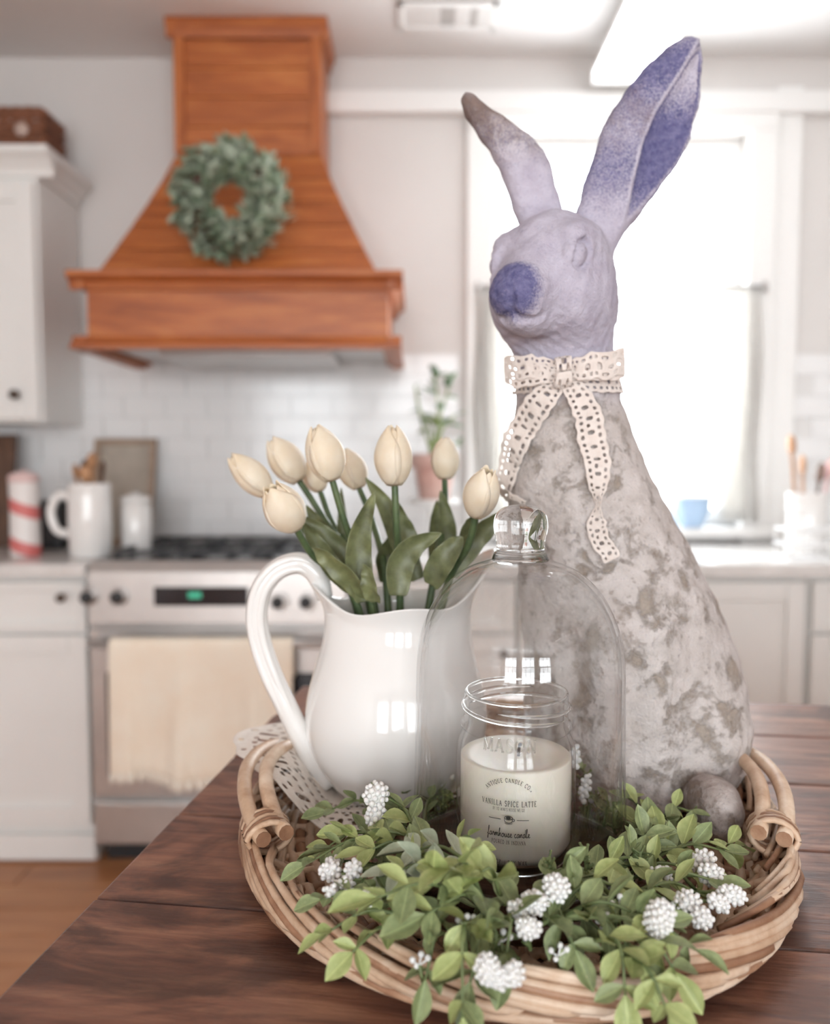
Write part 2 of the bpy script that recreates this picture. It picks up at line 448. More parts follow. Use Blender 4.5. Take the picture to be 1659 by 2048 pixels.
LAMP = mat('lit_diffuser', (.9, .9, .9, 1), .4, emit=((.95, .975, 1, 1), 3.2))
lx0, lx1 = xat(1185, 2.93, 165), xat(1312, 2.93, 165); lz = zat(165, 2.93)
lt = thing('ceiling_light', 'long white box light hung under the ceiling before the window', 'ceiling light', ((lx0 + lx1) / 2, 2.2, lz))
G().prism([(lx0, lz + .03), (lx0 + .02, lz), (lx1 - .02, lz), (lx1, lz + .03)], 'y', 1.68, 2.93).mk('diffuser', LAMP, lt, smooth=False, bevel=.006)
G().box(lx0, lx1, 1.68, 2.93, lz + .03, lz + .055).mk('housing', TRIMP, lt, smooth=False, bevel=.004)
for y in (1.68, 2.93):
    G().box(lx0 - .004, lx1 + .004, y - .012, y + .012, lz - .004, lz + .06).mk('end_cap', TRIMP, lt, smooth=False, bevel=.004)
for y in (1.9, 2.7):
    G().tube([((lx0 + lx1) / 2, y, lz + .05), ((lx0 + lx1) / 2, y, ZC)], .01, 8).mk('stem', TRIMP, lt)

# ---------------------------------------------------------------- kitchen fittings along the stove wall
CFY, CZ = 2.42, .91
SX0, SX1 = xat(166, 2.40), xat(692, 2.40)
def slab(name, x0, x1, lab):
    return G().box(x0, x1, CFY - .02, WY - .012, CZ - .04, CZ).mk(name, COUNTER, smooth=False, bevel=.006, label=lab, cat='countertop')
slab('countertop', RX0 + .02, SX0 - .004, 'pale stone countertop on the stove side with the white mug pitcher')
slab('countertop', SX1 + .004, RX1 - .02, 'pale stone countertop running under the kitchen window')
def cabinet(x0, x1, lab, doors=1, drawer=True):
    t = thing('base_cabinet', lab, 'cabinet', ((x0 + x1) / 2, CFY, 0))
    G().box(x0, x1, CFY + .03, WY - .02, .10, CZ - .042).mk('body', CABINET, t, smooth=False)
    G().box(x0, x1, CFY + .035, WY - .02, 0, .10).mk('toe_kick', CABINET, t, smooth=False)
    G().box(x0, x1, CFY + .012, CFY + .035, .004, .085).mk('base_board', CABINET, t, smooth=False, bevel=.006)
    zt = CZ - .055; w = (x1 - x0) / doors
    def front(a, b, c, d, nm):
        f = G().box(a, b, CFY + .016, CFY + .03, c, d).mk(nm, CABINET, t, smooth=False, bevel=.002)
        m = .055 if nm == 'door' else .028
        for (p, q, r, s) in ((a, a + m, c, d), (b - m, b, c, d), (a + m, b - m, c, c + m), (a + m, b - m, d - m, d)):
            G().box(p, q, CFY + .004, CFY + .016, r, s).mk('rail', CABINET, f, smooth=False, bevel=.003)
        return f
    for i in range(doors):
        a, b = x0 + i * w + .008, x0 + (i + 1) * w - .008
        if drawer:
            f = front(a, b, zt - .15, zt, 'drawer')
            kx = b - .065 if (x0 < -.9 and i == doors - 1) else (a + b) / 2
            kz = zt - .045 if x0 < -.9 else zt - .075
            G().lathe([(.005, 0), (.005, .012), (.014, .018), (.014, .026), (.006, .03), (0, .03)], (0, 0, 0), 12).mk('knob', BRONZE, f, loc=(0, 0, 0))
            k = LAST[0]
            k.rotation_euler = (PI / 2, 0, 0); k.location = Vector((kx, CFY + .006, kz)) - WL[f]
        d = front(a, b, .12, zt - .16 if drawer else zt, 'door')
        G().lathe([(.005, 0), (.005, .012), (.014, .018), (.014, .026), (.006, .03), (0, .03)], (0, 0, 0), 12).mk('knob', BRONZE, d, loc=(0, 0, 0))
        k = LAST[0]; k.rotation_euler = (PI / 2, 0, 0)
        k.location = Vector((b - .03 if i % 2 == 0 and x0 > -.9 else a + .03, CFY + .006, zt - .21)) - WL[d]
    return t
cabinet(-1.62, SX0 - .006, 'white panelled base cabinet with dark knob beside the stove and towel', 1)
cabinet(RX0 + .02, -1.626, 'white panelled base cabinet in the room corner past the stove', 1)
cabinet(SX1 + .006, .30, 'white panelled base cabinet on the window side of the stove', 1)
cabinet(.306, 1.16, 'white panelled double base cabinet under the kitchen window', 2, False)
cabinet(1.166, 1.80, 'white panelled base cabinet below the utensil crock', 1)
cabinet(1.806, RX1 - .02, 'white panelled base cabinet at the far end of the window counter', 1)

# wall cabinet with crown
ux1 = xat(86, 2.70); uy0 = 2.70; uz0 = zat(845, 2.70); uz1 = zat(345, 2.70)
t = thing('wall_cabinet', 'white wall cabinet with crown moulding beside the wooden range hood', 'cabinet', ((RX0 + ux1) / 2, uy0, uz0))
G().box(RX0 + .01, ux1, uy0 + .02, WY - .01, uz0, uz1).mk('body', CABINET, t, smooth=False, bevel=.003)
for (a, b) in ((ux1 - .40, ux1 - .008), (ux1 - .80, ux1 - .41)):
    d = G().box(a, b, uy0 + .006, uy0 + .02, uz0 + .01, uz1 - .03).mk('door', CABINET, t, smooth=False, bevel=.002)
    for (p, q, r, s) in ((a, a + .055, uz0 + .01, uz1 - .03), (b - .055, b, uz0 + .01, uz1 - .03), (a + .055, b - .055, uz0 + .01, uz0 + .07), (a + .055, b - .055, uz1 - .09, uz1 - .03)):
        G().box(p, q, uy0 - .006, uy0 + .006, r, s).mk('rail', CABINET, d, smooth=False, bevel=.003)
    kx = (xat(40, uy0) if b > ux1 - .1 else b - .03)
    G().lathe([(.006, 0), (.006, .012), (.016, .018), (.016, .028), (.006, .033), (0, .033)], (0, 0, 0), 12).mk('knob', BRONZE, d, loc=(0, 0, 0))
    k = LAST[0]; k.rotation_euler = (PI / 2, 0, 0); k.location = Vector((kx, uy0 - .006, zat(790, uy0))) - WL[d]
prof = [(0, 0), (.012, 0), (.012, .02), (.035, .05), (.055, .065), (.055, .085), (0, .085)]
G().prism([(uy0 + .02 - a, uz1 - .01 + b) for a, b in prof], 'x', RX0 + .01, ux1 + .055).mk('crown_moulding', CABINET, t, smooth=False)
G().prism([(ux1 + a, uz1 - .01 + b) for a, b in prof], 'y', uy0 + .021, WY - .01).mk('crown_moulding', CABINET, t, smooth=False)
G().box(RX0 + .01, ux1 + .01, uy0 + .01, WY - .01, uz1 - .008, uz1 + .07).mk('top_panel', CABINET, t, smooth=False)

# wicker basket on the cabinet
WICK = noisy('brown_wicker', (.15, .055, .028, 1), (.28, .11, .055, 1), 40, .6, .2, 200)
bz = uz1 + .076; bx1 = xat(82, 2.80, 250); bx0 = bx1 - .46; by0, by1 = 2.80, 2.97; bh = .165
t = thing('storage_basket', 'brown woven basket on top of the white wall cabinet', 'basket', ((bx0 + bx1) / 2, (by0 + by1) / 2, bz))
G().box(bx0 + .012, bx1 - .012, by0 + .012, by1 - .012, bz, bz + .02).mk('base', WICK, t, smooth=False)
for k in range(8):
    z = bz + .012 + k * .0205; P = []
    per = [(bx0, by0), (bx1, by0), (bx1, by1), (bx0, by1), (bx0, by0)]
    for i in range(4):
        a, b = Vector(per[i] + (z,)), Vector(per[i + 1] + (z,))
        m = max(6, int((b - a).length / .02)); nrm = (b - a).normalized().cross(Vector((0, 0, 1)))
        for j in range(m): P.append(a.lerp(b, j / m) + nrm * .004 * (-1) ** (j + k))
    P.append(P[0])
    G().tube(P, .0105 if k < 7 else .014, 6, False).mk('woven_strand', WICK, t)
PEARL = mat('pale_tag', (.55, .42, .36, 1), .5)
G().lathe([(0, 0), (.022, 0), (.022, .004), (0, .004)], (0, 0, 0), 16).mk('tag', PEARL, t, loc=(0, 0, 0))
k = LAST[0]; k.rotation_euler = (PI / 2, 0, 0); k.location = Vector((xat(47, by0, 250), by0 - .014, bz + .09)) - WL[t]

# ---------------------------------------------------------------- range hood
hy0 = 2.50                                            # apron front
hx0, hx1 = xat(182, hy0), xat(776, hy0)
az0, az1 = zat(692, hy0), zat(560, hy0)
cy0 = (ZC - CAM_Z) / (zat(38, 1) - CAM_Z); cx0, cx1 = xat(362, cy0), xat(648, cy0)
cz0 = zat(312, cy0)
HB = WY - .012
t = thing('range_hood', 'orange-stained wooden range hood with flared boards over the stove', 'range hood', ((hx0 + hx1) / 2, HB, az0))
# core body: stack of sections from apron top to ceiling (front y, x0, x1)
def hsec(z):
    """front depth and x range at height z"""
    u = min(1, max(0, (z - az1 - .02) / (cz0 - az1 - .02)))
    s = (1 - u) ** 1.1
    return cy0 + (hy0 + .02 - cy0) * s, cx0 + (hx0 + .02 - cx0) * s, cx1 + (hx1 - .03 - cx1) * s
ZH = ZC - .001
zs = [az1 + .02 + (cz0 - az1 - .02) * i / 5 for i in range(6)] + [cz0 + (ZH - .06 - cz0) * i / 4 for i in range(1, 5)]
for i in range(len(zs) - 1):
    z0, z1 = zs[i] + .0006, zs[i + 1] - .0006; (ya, xa, xb), (yb, xc, xd) = hsec(zs[i]), hsec(zs[i + 1])
    V = [(xa, ya, z0), (xb, ya, z0), (xb, ya + .018, z0), (xa, ya + .018, z0), (xc, yb, z1), (xd, yb, z1), (xd, yb + .018, z1), (xc, yb + .018, z1)]
    F = [(0, 1, 5, 4), (2, 3, 7, 6), (1, 2, 6, 5), (3, 0, 4, 7), (4, 5, 6, 7), (3, 2, 1, 0)]
    mk('board', V, F, HOOD_WOOD, t, smooth=False, bevel=.002, seg=1, loc=((xa + xb) / 2, ya, z0))
for sgn in (0, 1):                                    # side cheeks
    V = []; F = []
    for z in zs:
        y, xa, xb = hsec(z); x = (xa + .001, xb - .001)[sgn]; xi = x + (.018, -.018)[sgn]
        V += [(x, y + .018, z), (x, HB, z), (xi, HB, z), (xi, y + .018, z)]
    for i in range(len(zs) - 1):
        for j in range(4): F.append((i * 4 + j, i * 4 + (j + 1) % 4, i * 4 + 4 + (j + 1) % 4, i * 4 + 4 + j))
    mk('side_panel', V, F, HOOD_WOOD_V, t, smooth=False)
    # corner strips on the chimney
    x = (cx0, cx1 - .035)[sgn]
    G().box(x, x + .035, cy0 - .010, cy0 - .0005, cz0 + .01, ZH - .06).mk('corner_strip', HOOD_WOOD_V, t, smooth=False, bevel=.002)
def molding(z, hgt, out, x0, x1, y0, nm, flip=False):
    pr = [(0, 0), (out * .35, 0), (out * .5, hgt * .4), (out, hgt * .7), (out, hgt), (0, hgt)]
    if flip: pr = [(a, hgt - b) for a, b in pr][::-1]
    G().prism([(y0 - a, z + b) for a, b in pr], 'x', x0 - out, x1 + out).mk(nm, HOOD_WOOD, t, smooth=False)
    G().prism([(x1 + a, z + b) for a, b in pr], 'y', y0 - out * .6, HB).mk(nm, HOOD_WOOD, t, smooth=False)
    G().prism([(x0 - a, z + b) for a, b in pr], 'y', y0 - out * .6, HB).mk(nm, HOOD_WOOD, t, smooth=False)
G().box(hx0, hx1, hy0, hy0 + .02, az0, az1).mk('apron_board', HOOD_WOOD, t, smooth=False, loc=(hx0, hy0, az0))
for x in (hx0, hx1 - .02): G().box(x, x + .02, hy0 + .02, HB, az0, az1).mk('apron_side', HOOD_WOOD, t, smooth=False)
G().box(hx0 - .001, hx1 + .001, hy0 - .001, HB, az1, az1 + .02).mk('apron_top', HOOD_WOOD, t, smooth=False)
molding(az1 - .03, .05, .045, hx0, hx1, hy0, 'upper_moulding')
molding(az0 - .012, .04, .04, hx0, hx1, hy0, 'lower_moulding', True)
molding(ZH - .06, .06, .022, cx0, cx1, cy0, 'crown_moulding')
g = G().box(hx0 + .02, hx1 - .02, hy0 + .02, HB, az0 + .01, az0 + .02); g.mk('liner', STEEL, t, smooth=False)
G().box(hx0 + .18, hx1 - .18, hy0 + .10, HB - .08, az0 - .018, az0 + .01).mk('filter', STEEL, t, smooth=False, bevel=.004)

# wreath on the hood
LEAFM = []
def leafmat(name, c1, c2, rough=.5, k=120):
    m = mat(name, c1, rough); q = N(m); v = q.coord()
    f = q.noise(v, k, 4); c = q.mix(q.ramp(f, [(.35, 0), (.7, 1)]), c1, c2)
    c = q.mix(q.math('MULTIPLY', q.orand(), .45), c, c2); q.col(c)
    q.b.inputs['Transmission Weight'].default_value = 0
    return m
WR1 = leafmat('grey_green_leaf', (.26, .32, .22, 1), (.46, .51, .41, 1)); WR2 = leafmat('deep_green_leaf', (.13, .18, .11, 1), (.26, .33, .22, 1))
wc = W(476, 422, 2.62); zc = wc.z
yc = hsec(zc - .16)[0] - .045
wt_ = thing('hanging_wreath', 'round grey-green leaf wreath hanging on the wooden range hood', 'wreath', (wc.x, yc, zc - .17))
def leafquads(g, p, d, up, L, wd):
    d = d.normalized(); s = d.cross(up); s = s.normalized() if s.length > 1e-5 else d.orthogonal().normalized(); n = s.cross(d)
    b = len(g.V)
    pts = [p, p + d * L * .35 + s * wd + n * L * .05, p + d * L * .75 + s * wd * .7, p + d * L - n * L * .08, p + d * L * .75 - s * wd * .7, p + d * L * .35 - s * wd + n * L * .05, p + d * L * .5 - n * L * .03]
    g.V += pts; g.F += [(b, b + 1, b + 6), (b + 1, b + 2, b + 6), (b + 2, b + 3, b + 6), (b + 3, b + 4, b + 6), (b + 4, b + 5, b + 6), (b + 5, b, b + 6)]
rng = random.Random(3)
P = [(wc.x + .115 * math.cos(a * PI / 16), yc, zc + .115 * math.sin(a * PI / 16)) for a in range(33)]
G().tube(P, .02, 8, False).mk('ring', BROWN_WOOD, wt_)
for nm, mm, cnt in (('foliage', WR1, 620), ('deep_green_foliage', WR2, 380)):
    g = G()
    for i in range(cnt):
        a = rng.uniform(0, 2 * PI); b = rng.uniform(0, 2 * PI)
        rad = Vector((math.cos(a), 0, math.sin(a)))
        o = rad * math.cos(b) + Vector((0, 1, 0)) * math.sin(b) * (1 if math.sin(b) < 0 else .3)
        p = Vector((wc.x, yc, zc)) + rad * .115 + o * rng.uniform(.012, .046)
        tang = Vector((-math.sin(a), 0, math.cos(a)))
        d = o * .8 + tang * rng.uniform(.2, 1.1) + Vector((rng.uniform(-.4, .4), rng.uniform(-.4, 0), rng.uniform(-.4, .4)))
        leafquads(g, p, d, o, rng.uniform(.034, .054), rng.uniform(.011, .017))
    g.mk(nm, mm, wt_, solid=.0008, kind='stuff')

# ---------------------------------------------------------------- stove
sy0 = 2.40
t = thing('kitchen_range', 'stainless steel slide-in range with black cooktop', 'stove', ((SX0 + SX1) / 2, sy0, 0))
G().box(SX0, SX1, sy0 + .03, WY - .02, .06, CZ - .03).mk('body', STEEL, t, smooth=False)
G().box(SX0 + .02, SX1 - .02, sy0 + .06, WY - .1, 0, .06).mk('plinth', IRON, t, smooth=False)
G().box(SX0, SX1, sy0 + .055, WY - .02, CZ - .03, CZ + .008).mk('cooktop', BLACK, t, smooth=False, bevel=.004)
pz0, pz1 = zat(1250, sy0), CZ + .006
V = G().prism([(sy0 + .002, pz0), (sy0 + .06, pz0), (sy0 + .06, pz1), (sy0 + .03, pz1), (sy0 + .006, pz1 - .03)], 'x', SX0, SX1)
cp = V.mk('control_panel', STEEL, t, smooth=False, bevel=.004)
dz0, dz1 = zat(1212, sy0), zat(1174, sy0)
G().box(xat(302, sy0), xat(492, sy0), sy0 - .003, sy0 + .012, dz0, dz1).mk('display', BLACK, cp, smooth=False, bevel=.002)
LED = mat('green_led', (.02, .2, .12, 1), .4, emit=((.05, .5, .3, 1), .25))
G().box(xat(372, sy0), xat(398, sy0), sy0 - .0045, sy0 - .002, zat(1196, sy0), zat(1184, sy0)).mk('clock_digits', LED, cp, smooth=False)
for px in (178, 238, 556, 612):
    c = W(px, 1193 if px < 300 else 1203, sy0)
    kn = G().lathe([(.026, 0), (.026, .012), (.021, .018), (0, .018)], (0, 0, 0), 20).mk('knob_ring', STEEL if px < 300 else WHITE, cp, loc=(0, 0, 0))
    kn.rotation_euler = (PI / 2, 0, 0); kn.location = Vector((c.x + (.006 if px > 300 else 0), sy0 + .004, c.z)) - WL[cp]
    WL[kn] = Vector((0, 0, 0))
    kk = G().lathe([(.019, .012), (.017, .034), (.012, .037), (0, .037)], (0, 0, 0), 16).mk('knob', IRON, cp, loc=(0, 0, 0))
    kk.rotation_euler = (PI / 2, 0, 0); kk.location = Vector((c.x, sy0 + .004, c.z)) - WL[cp]
for i in range(3):                                    # cast iron grates
    gx0 = SX0 + .05 + i * (SX1 - SX0 - .1) / 3; gx1 = gx0 + (SX1 - SX0 - .1) / 3 - .012
    g = G()
    for y in (sy0 + .10, sy0 + .33, sy0 + .55): g.box(gx0, gx1, y - .006, y + .006, CZ + .018, CZ + .03)
    for x in (gx0 + .006, (gx0 + gx1) / 2, gx1 - .006): g.box(x - .006, x + .006, sy0 + .10, sy0 + .55, CZ + .018, CZ + .03)
    for x in (gx0 + .006, gx1 - .006):
        for y in (sy0 + .10, sy0 + .55): g.box(x - .007, x + .007, y - .007, y + .007, CZ + .006, CZ + .02)
    g.mk('grate', IRON, t, smooth=False)
oz0, oz1 = zat(1592, sy0), pz0 - .012
od = G().box(SX0 + .004, SX1 - .004, sy0, sy0 + .03, oz0, oz1).mk('oven_door', STEEL, t, smooth=False, bevel=.005)
G().box(SX0 + .05, SX1 - .05, sy0 - .003, sy0 + .004, zat(1553, sy0), zat(1345, sy0)).mk('oven_window', BLACK, od, smooth=False, bevel=.002)
hz = zat(1288, sy0 - .05)
G().tube([(SX0 + .02, sy0 - .05, hz), (SX1 - .02, sy0 - .05, hz)], .013, 12).mk('handle', STEEL, od)
for x in (SX0 + .04, SX1 - .04): G().tube([(x, sy0 - .05, hz), (x, sy0 + .003, hz)], .009, 10).mk('handle_mount', STEEL, od)
G().box(SX0 + .004, SX1 - .004, sy0, sy0 + .03, .07, oz0 - .02).mk('drawer', STEEL, t, smooth=False, bevel=.005)

# towel over the oven handle
TOWEL = noisy('cream_towel', (.90, .83, .71, 1), (.88, .77, .63, 1), 9, .9, .25, 250, sheen=.3)
tx0, tx1 = xat(218, sy0 - .065, 1300), xat(585, sy0 - .065, 1300)
V = []; F = []; nu = 60
path = [(sy0 - .030, hz - .10), (sy0 - .031, hz - .02)] + [(sy0 - .05 + .019 * math.cos(a), hz + .019 * math.sin(a)) for a in (0.1, .8, 1.57, 2.3, 3.0)]
zb = zat(1556, sy0 - .07)
path += [(sy0 - .071, hz - .02 - (hz - .02 - zb) * k / 12) for k in range(13)]
for j, (y, z) in enumerate(path):
    v = max(0, (j - 7) / 12)
    for i in range(nu + 1):
        u = i / nu; fold = math.sin(u * 19 + .8 * math.sin(u * 7)) * .022 * v + math.sin(u * 47 + 2) * .006 * v
        sag = .012 * math.sin(u * PI * 2.5 + 1) * v
        V.append((tx0 + (tx1 - tx0) * (u + .012 * math.sin(u * 12) * v), y - abs(fold) * .4 - fold * .8 - .006 * v, z + sag * v))
for j in range(len(path) - 1):
    for i in range(nu): a = j * (nu + 1) + i; F.append((a, a + 1, a + nu + 2, a + nu + 1))
tw = thing('kitchen_towel', 'cream cotton towel with frilled hem hung on the oven handle', 'towel', ((tx0 + tx1) / 2, sy0 - .05, zb))
mk('cloth', V, F, TOWEL, tw, solid=.003)
V = []; F = []
for j in range(4):
    v = j / 3
    for i in range(161):
        u = i / 160
        fold = math.sin(u * 19 + .8 * math.sin(u * 7)) * .022 + math.sin(u * 47 + 2) * .006
        sag = .012 * math.sin(u * PI * 2.5 + 1)
        V.append((tx0 + (tx1 - tx0) * (u + .012 * math.sin(u * 12)), sy0 - .078 - abs(fold) * .4 - fold * .8 - .010 * v * math.sin(u * 130), zb + sag + .012 - .028 * v))
for j in range(3):
    for i in range(160): a = j * 161 + i; F.append((a, a + 1, a + 162, a + 161))
mk('frilled_hem', V, F, mat('frill_cotton', (.82, .77, .68, 1), .9), tw, solid=.002)
# ================================================================ things on the counters
CT = CZ + .0005
# board leaning at the far end
yb = 2.86; x1 = xat(16, yb, 980); zt = zat(868, yb)
G().prism([(yb, CT), (yb + .018, CT), (yb + .09, zt), (yb + .072, zt)], 'x', x1 - .26, x1).mk('cutting_board', BROWN_WOOD, smooth=False, bevel=.006, label='dark brown wooden board leaning on the wall tiles', cat='cutting board')
# red and white striped canister
STR = mat('red_white_stripes', (.8, .3, .3, 1), .45); q = N(STR); v = q.coord('Object')
sp = q.n('ShaderNodeSeparateXYZ'); q.link(v, sp.inputs[0])
st = q.math('SINE', q.math('ADD', q.math('MULTIPLY', sp.outputs[2], 52.0), q.math('MULTIPLY', sp.outputs[0], 20.0)))
q.col(q.mix(q.ramp(st, [(.35, 0), (.65, 1)]), (.78, .74, .72, 1), (.62, .16, .15, 1)))
c = W(52, 1100, 2.62); zt = zat(940, 2.62); h = zt - CT
t = thing('striped_canister', 'red and white striped canister on the stove-side counter', 'canister', (c.x, 2.62, CT))
G().lathe(smoothprof([(.042, 0), (.046, .01), (.044, h * .5), (.045, h * .82), (.043, h * .86)], 12), (c.x, 2.62, CT), 28).mk('body', STR, t)
G().lathe([(.046, h * .86), (.046, h * .93), (.03, h * .97), (.012, h * .975), (.012, h), (0, h)], (c.x, 2.62, CT), 28).mk('lid', mat('pink_enamel', (.75, .55, .53, 1), .4), t)
# white mug-shaped pitcher holding wooden tools
y = 2.60; xa, xb = xat(138, y, 1050), xat(222, y, 1050); cx = (xa + xb) / 2; r = (xb - xa) / 2; zt = zat(966, y); h = zt - CT
t = thing('utensil_pitcher', 'plain white mug-shaped pitcher holding wooden utensils by the stove', 'pitcher', (cx, y, CT))
G().lathe([(0, 0), (r * .9, 0), (r * .96, .006), (r, h * .5), (r * .97, h - .004), (r * .95, h), (r * .9, h), (r * .9, .02), (0, .02)], (cx, y, CT), 36).mk('body', CERAMIC, t)
P = spline([(cx - r * .95, y, CT + h * .80), (cx - r * 1.45, y, CT + h * .84), (cx - r * 1.85, y, CT + h * .62), (cx - r * 1.6, y, CT + h * .36), (cx - r * .96, y, CT + h * .30)], 20)
G().tube(P, .014, 10, True, (1, .8)).mk('handle', CERAMIC, t)
cols = [SPOON_WOOD, BROWN_WOOD, SPOON_WOOD, BROWN_WOOD, SPOON_WOOD]
tl = ['wooden spoon with round bowl', 'dark wooden paddle', 'pale wooden spatula', 'dark wooden masher', 'pale wooden stirring spoon']
for i, (dx, dy, tx, ty, tz) in enumerate([(-.03, 0, -.05, .0, .035), (-.01, .02, -.02, .03, .05), (.015, -.01, .02, -.01, .07), (.03, .01, .05, .01, .045), (0, -.02, .0, -.03, .03)]):
    a = Vector((cx + dx * .5, y + dy * .5, CT + .022)); b = Vector((cx + tx * .8, y + ty, CT + h + tz))
    u = thing('wooden_utensil', tl[i] + ' standing in the white mug-shaped pitcher', 'utensil', a, group='tools in the mug-shaped pitcher')
    G().tube([a, b], .006, 8).mk('shaft', cols[i], u)
    d = (b - a).normalized()
    G().ball(b, (.02, .008, .026), 12, 8, d.to_track_quat('Z', 'Y').to_matrix()).mk('head', cols[i], u)
# picture frame leaning on the tiles
y0 = 2.93; xa, xb = xat(176, y0, 950), xat(302, y0, 950); zt = zat(876, y0); za = CT
FRW = wood('weathered_frame', (.25, .17, .12, 1), (.40, .29, .21, 1), (.5, .38, .29, 1), 'X', 3, .6, .1)
t = thing('picture_frame', 'small weathered wooden picture frame leaning on the wall tiles', 'picture frame', ((xa + xb) / 2, y0, za))
def lean(x, z, o=0): return (x, y0 + (z - za) * .22 - o, z)
def leanbox(xa_, xb_, z0, z1, o0, o1):
    g = G(); V = [lean(x, z, o) for x in (xa_, xb_) for o in (o1, o0) for z in (z0, z1)]
    return g.add(V, [(0, 1, 3, 2), (4, 6, 7, 5), (0, 4, 5, 1), (2, 3, 7, 6), (0, 2, 6, 4), (1, 5, 7, 3)])
for (p, q_, r_, s_) in ((xa, xa + .022, za, zt), (xb - .022, xb, za, zt), (xa + .022, xb - .022, za, za + .022), (xa + .022, xb - .022, zt - .022, zt)):
    leanbox(p, q_, r_, s_, 0, .02).mk('frame_side', FRW, t, smooth=False, bevel=.003)
leanbox(xa + .018, xb - .018, za + .018, zt - .018, 0, .006).mk('print', noisy('faded_print', (.50, .44, .37, 1), (.36, .31, .26, 1), 9, .8), t, smooth=False)
# white lidded jar beside the stove
y = 2.70; xa, xb = xat(243, y, 1040), xat(302, y, 1040); cx = (xa + xb) / 2; r = (xb - xa) / 2; h = zat(985, y) - CT
t = thing('white_jar', 'small white lidded jar beside the cooktop', 'jar', (cx, y, CT))
G().lathe([(0, 0), (r * .92, 0), (r, .01), (r, h * .78), (r * .9, h * .82), (0, h * .82)], (cx, y, CT), 28).mk('body', CERAMIC, t)
G().lathe([(r * .98, h * .82), (r * .98, h * .92), (r * .5, h * .96), (.012, h * .965), (.012, h), (0, h)], (cx, y, CT), 28).mk('lid', WHITE, t)
# small dark box behind the pitcher
xa, xb = xat(75, 2.9, 1050), xat(150, 2.9, 1050)
t = thing('toaster', 'dark low box-shaped toaster behind the white mug-shaped pitcher', 'toaster', ((xa + xb) / 2, 2.9, CT))
G().box(xa, xb, 2.78, 2.96, CT, zat(1000, 2.9)).mk('body', IRON, t, smooth=False, bevel=.015, seg=3)
for dy in (-.04, .03): G().box(xa + .02, xb - .02, 2.87 + dy, 2.88 + dy, zat(1000, 2.9) - .001, zat(1000, 2.9) + .001).mk('slot', BLACK, t, smooth=False)

# potted plant on a white stand by the window
TERRA = noisy('terracotta', (.56, .33, .28, 1), (.66, .47, .41, 1), 12, .8, .1, 80)
y = 2.80; c = W(868, 1000, y); zb = zat(998, y); zt = zat(908, y); r1 = 47 * y / F_PX
t = thing('plant_stand', 'white turned pedestal stand under the terracotta pot', 'stand', (c.x, y, CT))
G().lathe(smoothprof([(.07, 0), (.068, .012), (.03, .025), (.022, .07), (.03, zb - CT - .025), (.075, zb - CT - .016)], 24), (c.x, y, CT), 28).mk('foot', WHITE, t)
G().lathe([(.075, zb - CT - .016), (.085, zb - CT - .012), (.085, zb - CT - .001), (0, zb - CT - .001)], (c.x, y, CT), 28).mk('plate', WHITE, t)
t = thing('terracotta_pot', 'faded terracotta flower pot on a white stand by the window', 'pot', (c.x, y, zb))
h = zt - zb
G().lathe([(0, 0), (r1 * .62, 0), (r1 * .86, h * .7), (r1 * .84, h * .72), (r1 * .8, h * .72), (r1 * .76, h * .8), (0, h * .8)], (c.x, y, zb), 28).mk('body', TERRA, t)
G().lathe([(r1 * .86, h * .68), (r1, h * .70), (r1 * 1.02, h), (r1 * .92, h), (r1 * .88, h * .72)], (c.x, y, zb), 28, True).mk('rim', TERRA, t)
SOIL = mat('soil', (.05, .035, .025, 1), .95)
pt = thing('potted_plant', 'leafy green plant with trailing stems growing in the terracotta pot', 'plant', (c.x, y, zb + h * .8))
G().lathe([(0, h * .8), (r1 * .8, h * .8), (r1 * .7, h * .87), (0, h * .9)], (c.x, y, zb), 20).mk('soil', SOIL, pt)
PG1 = leafmat('house_plant_leaf', (.05, .13, .05, 1), (.15, .26, .12, 1), .4, 40)
PG2 = leafmat('house_plant_young_leaf', (.20, .28, .06, 1), (.30, .38, .12, 1), .45, 40)
rng = random.Random(11)
base = Vector((c.x, y, zb + h * .85))
for (px, py, dy, n, sz, mm) in [(868, 745, 0, 5, .055, PG1), (905, 750, .03, 4, .05, PG1), (840, 820, -.02, 5, .05, PG1), (910, 830, .02, 5, .055, PG1), (862, 860, 0, 3, .06, PG2), (880, 845, -.02, 3, .06, PG2), (830, 770, .03, 2, .035, PG1), (918, 885, 0, 2, .03, PG1)]:
    tip = W(px, py, y + dy)
    P = spline([base + Vector((rng.uniform(-.02, .02), rng.uniform(-.02, .02), 0)), base.lerp(tip, .5) + Vector((rng.uniform(-.015, .015), 0, .02)), tip], 10)
    sm = G().tube(P, .0035, 6).mk('stem', PG2, pt)
    for k in range(n):
        g = G(); p = P[10 - (k % 5)]
        d = Vector((rng.uniform(-1, 1), rng.uniform(-1, .4), rng.uniform(-.4, .6)))
        leafquads(g, p, d, Vector((0, -.4, 1)), sz * rng.uniform(.8, 1.2), sz * .30)
        g.mk('leaf', mm, sm, solid=.0008)

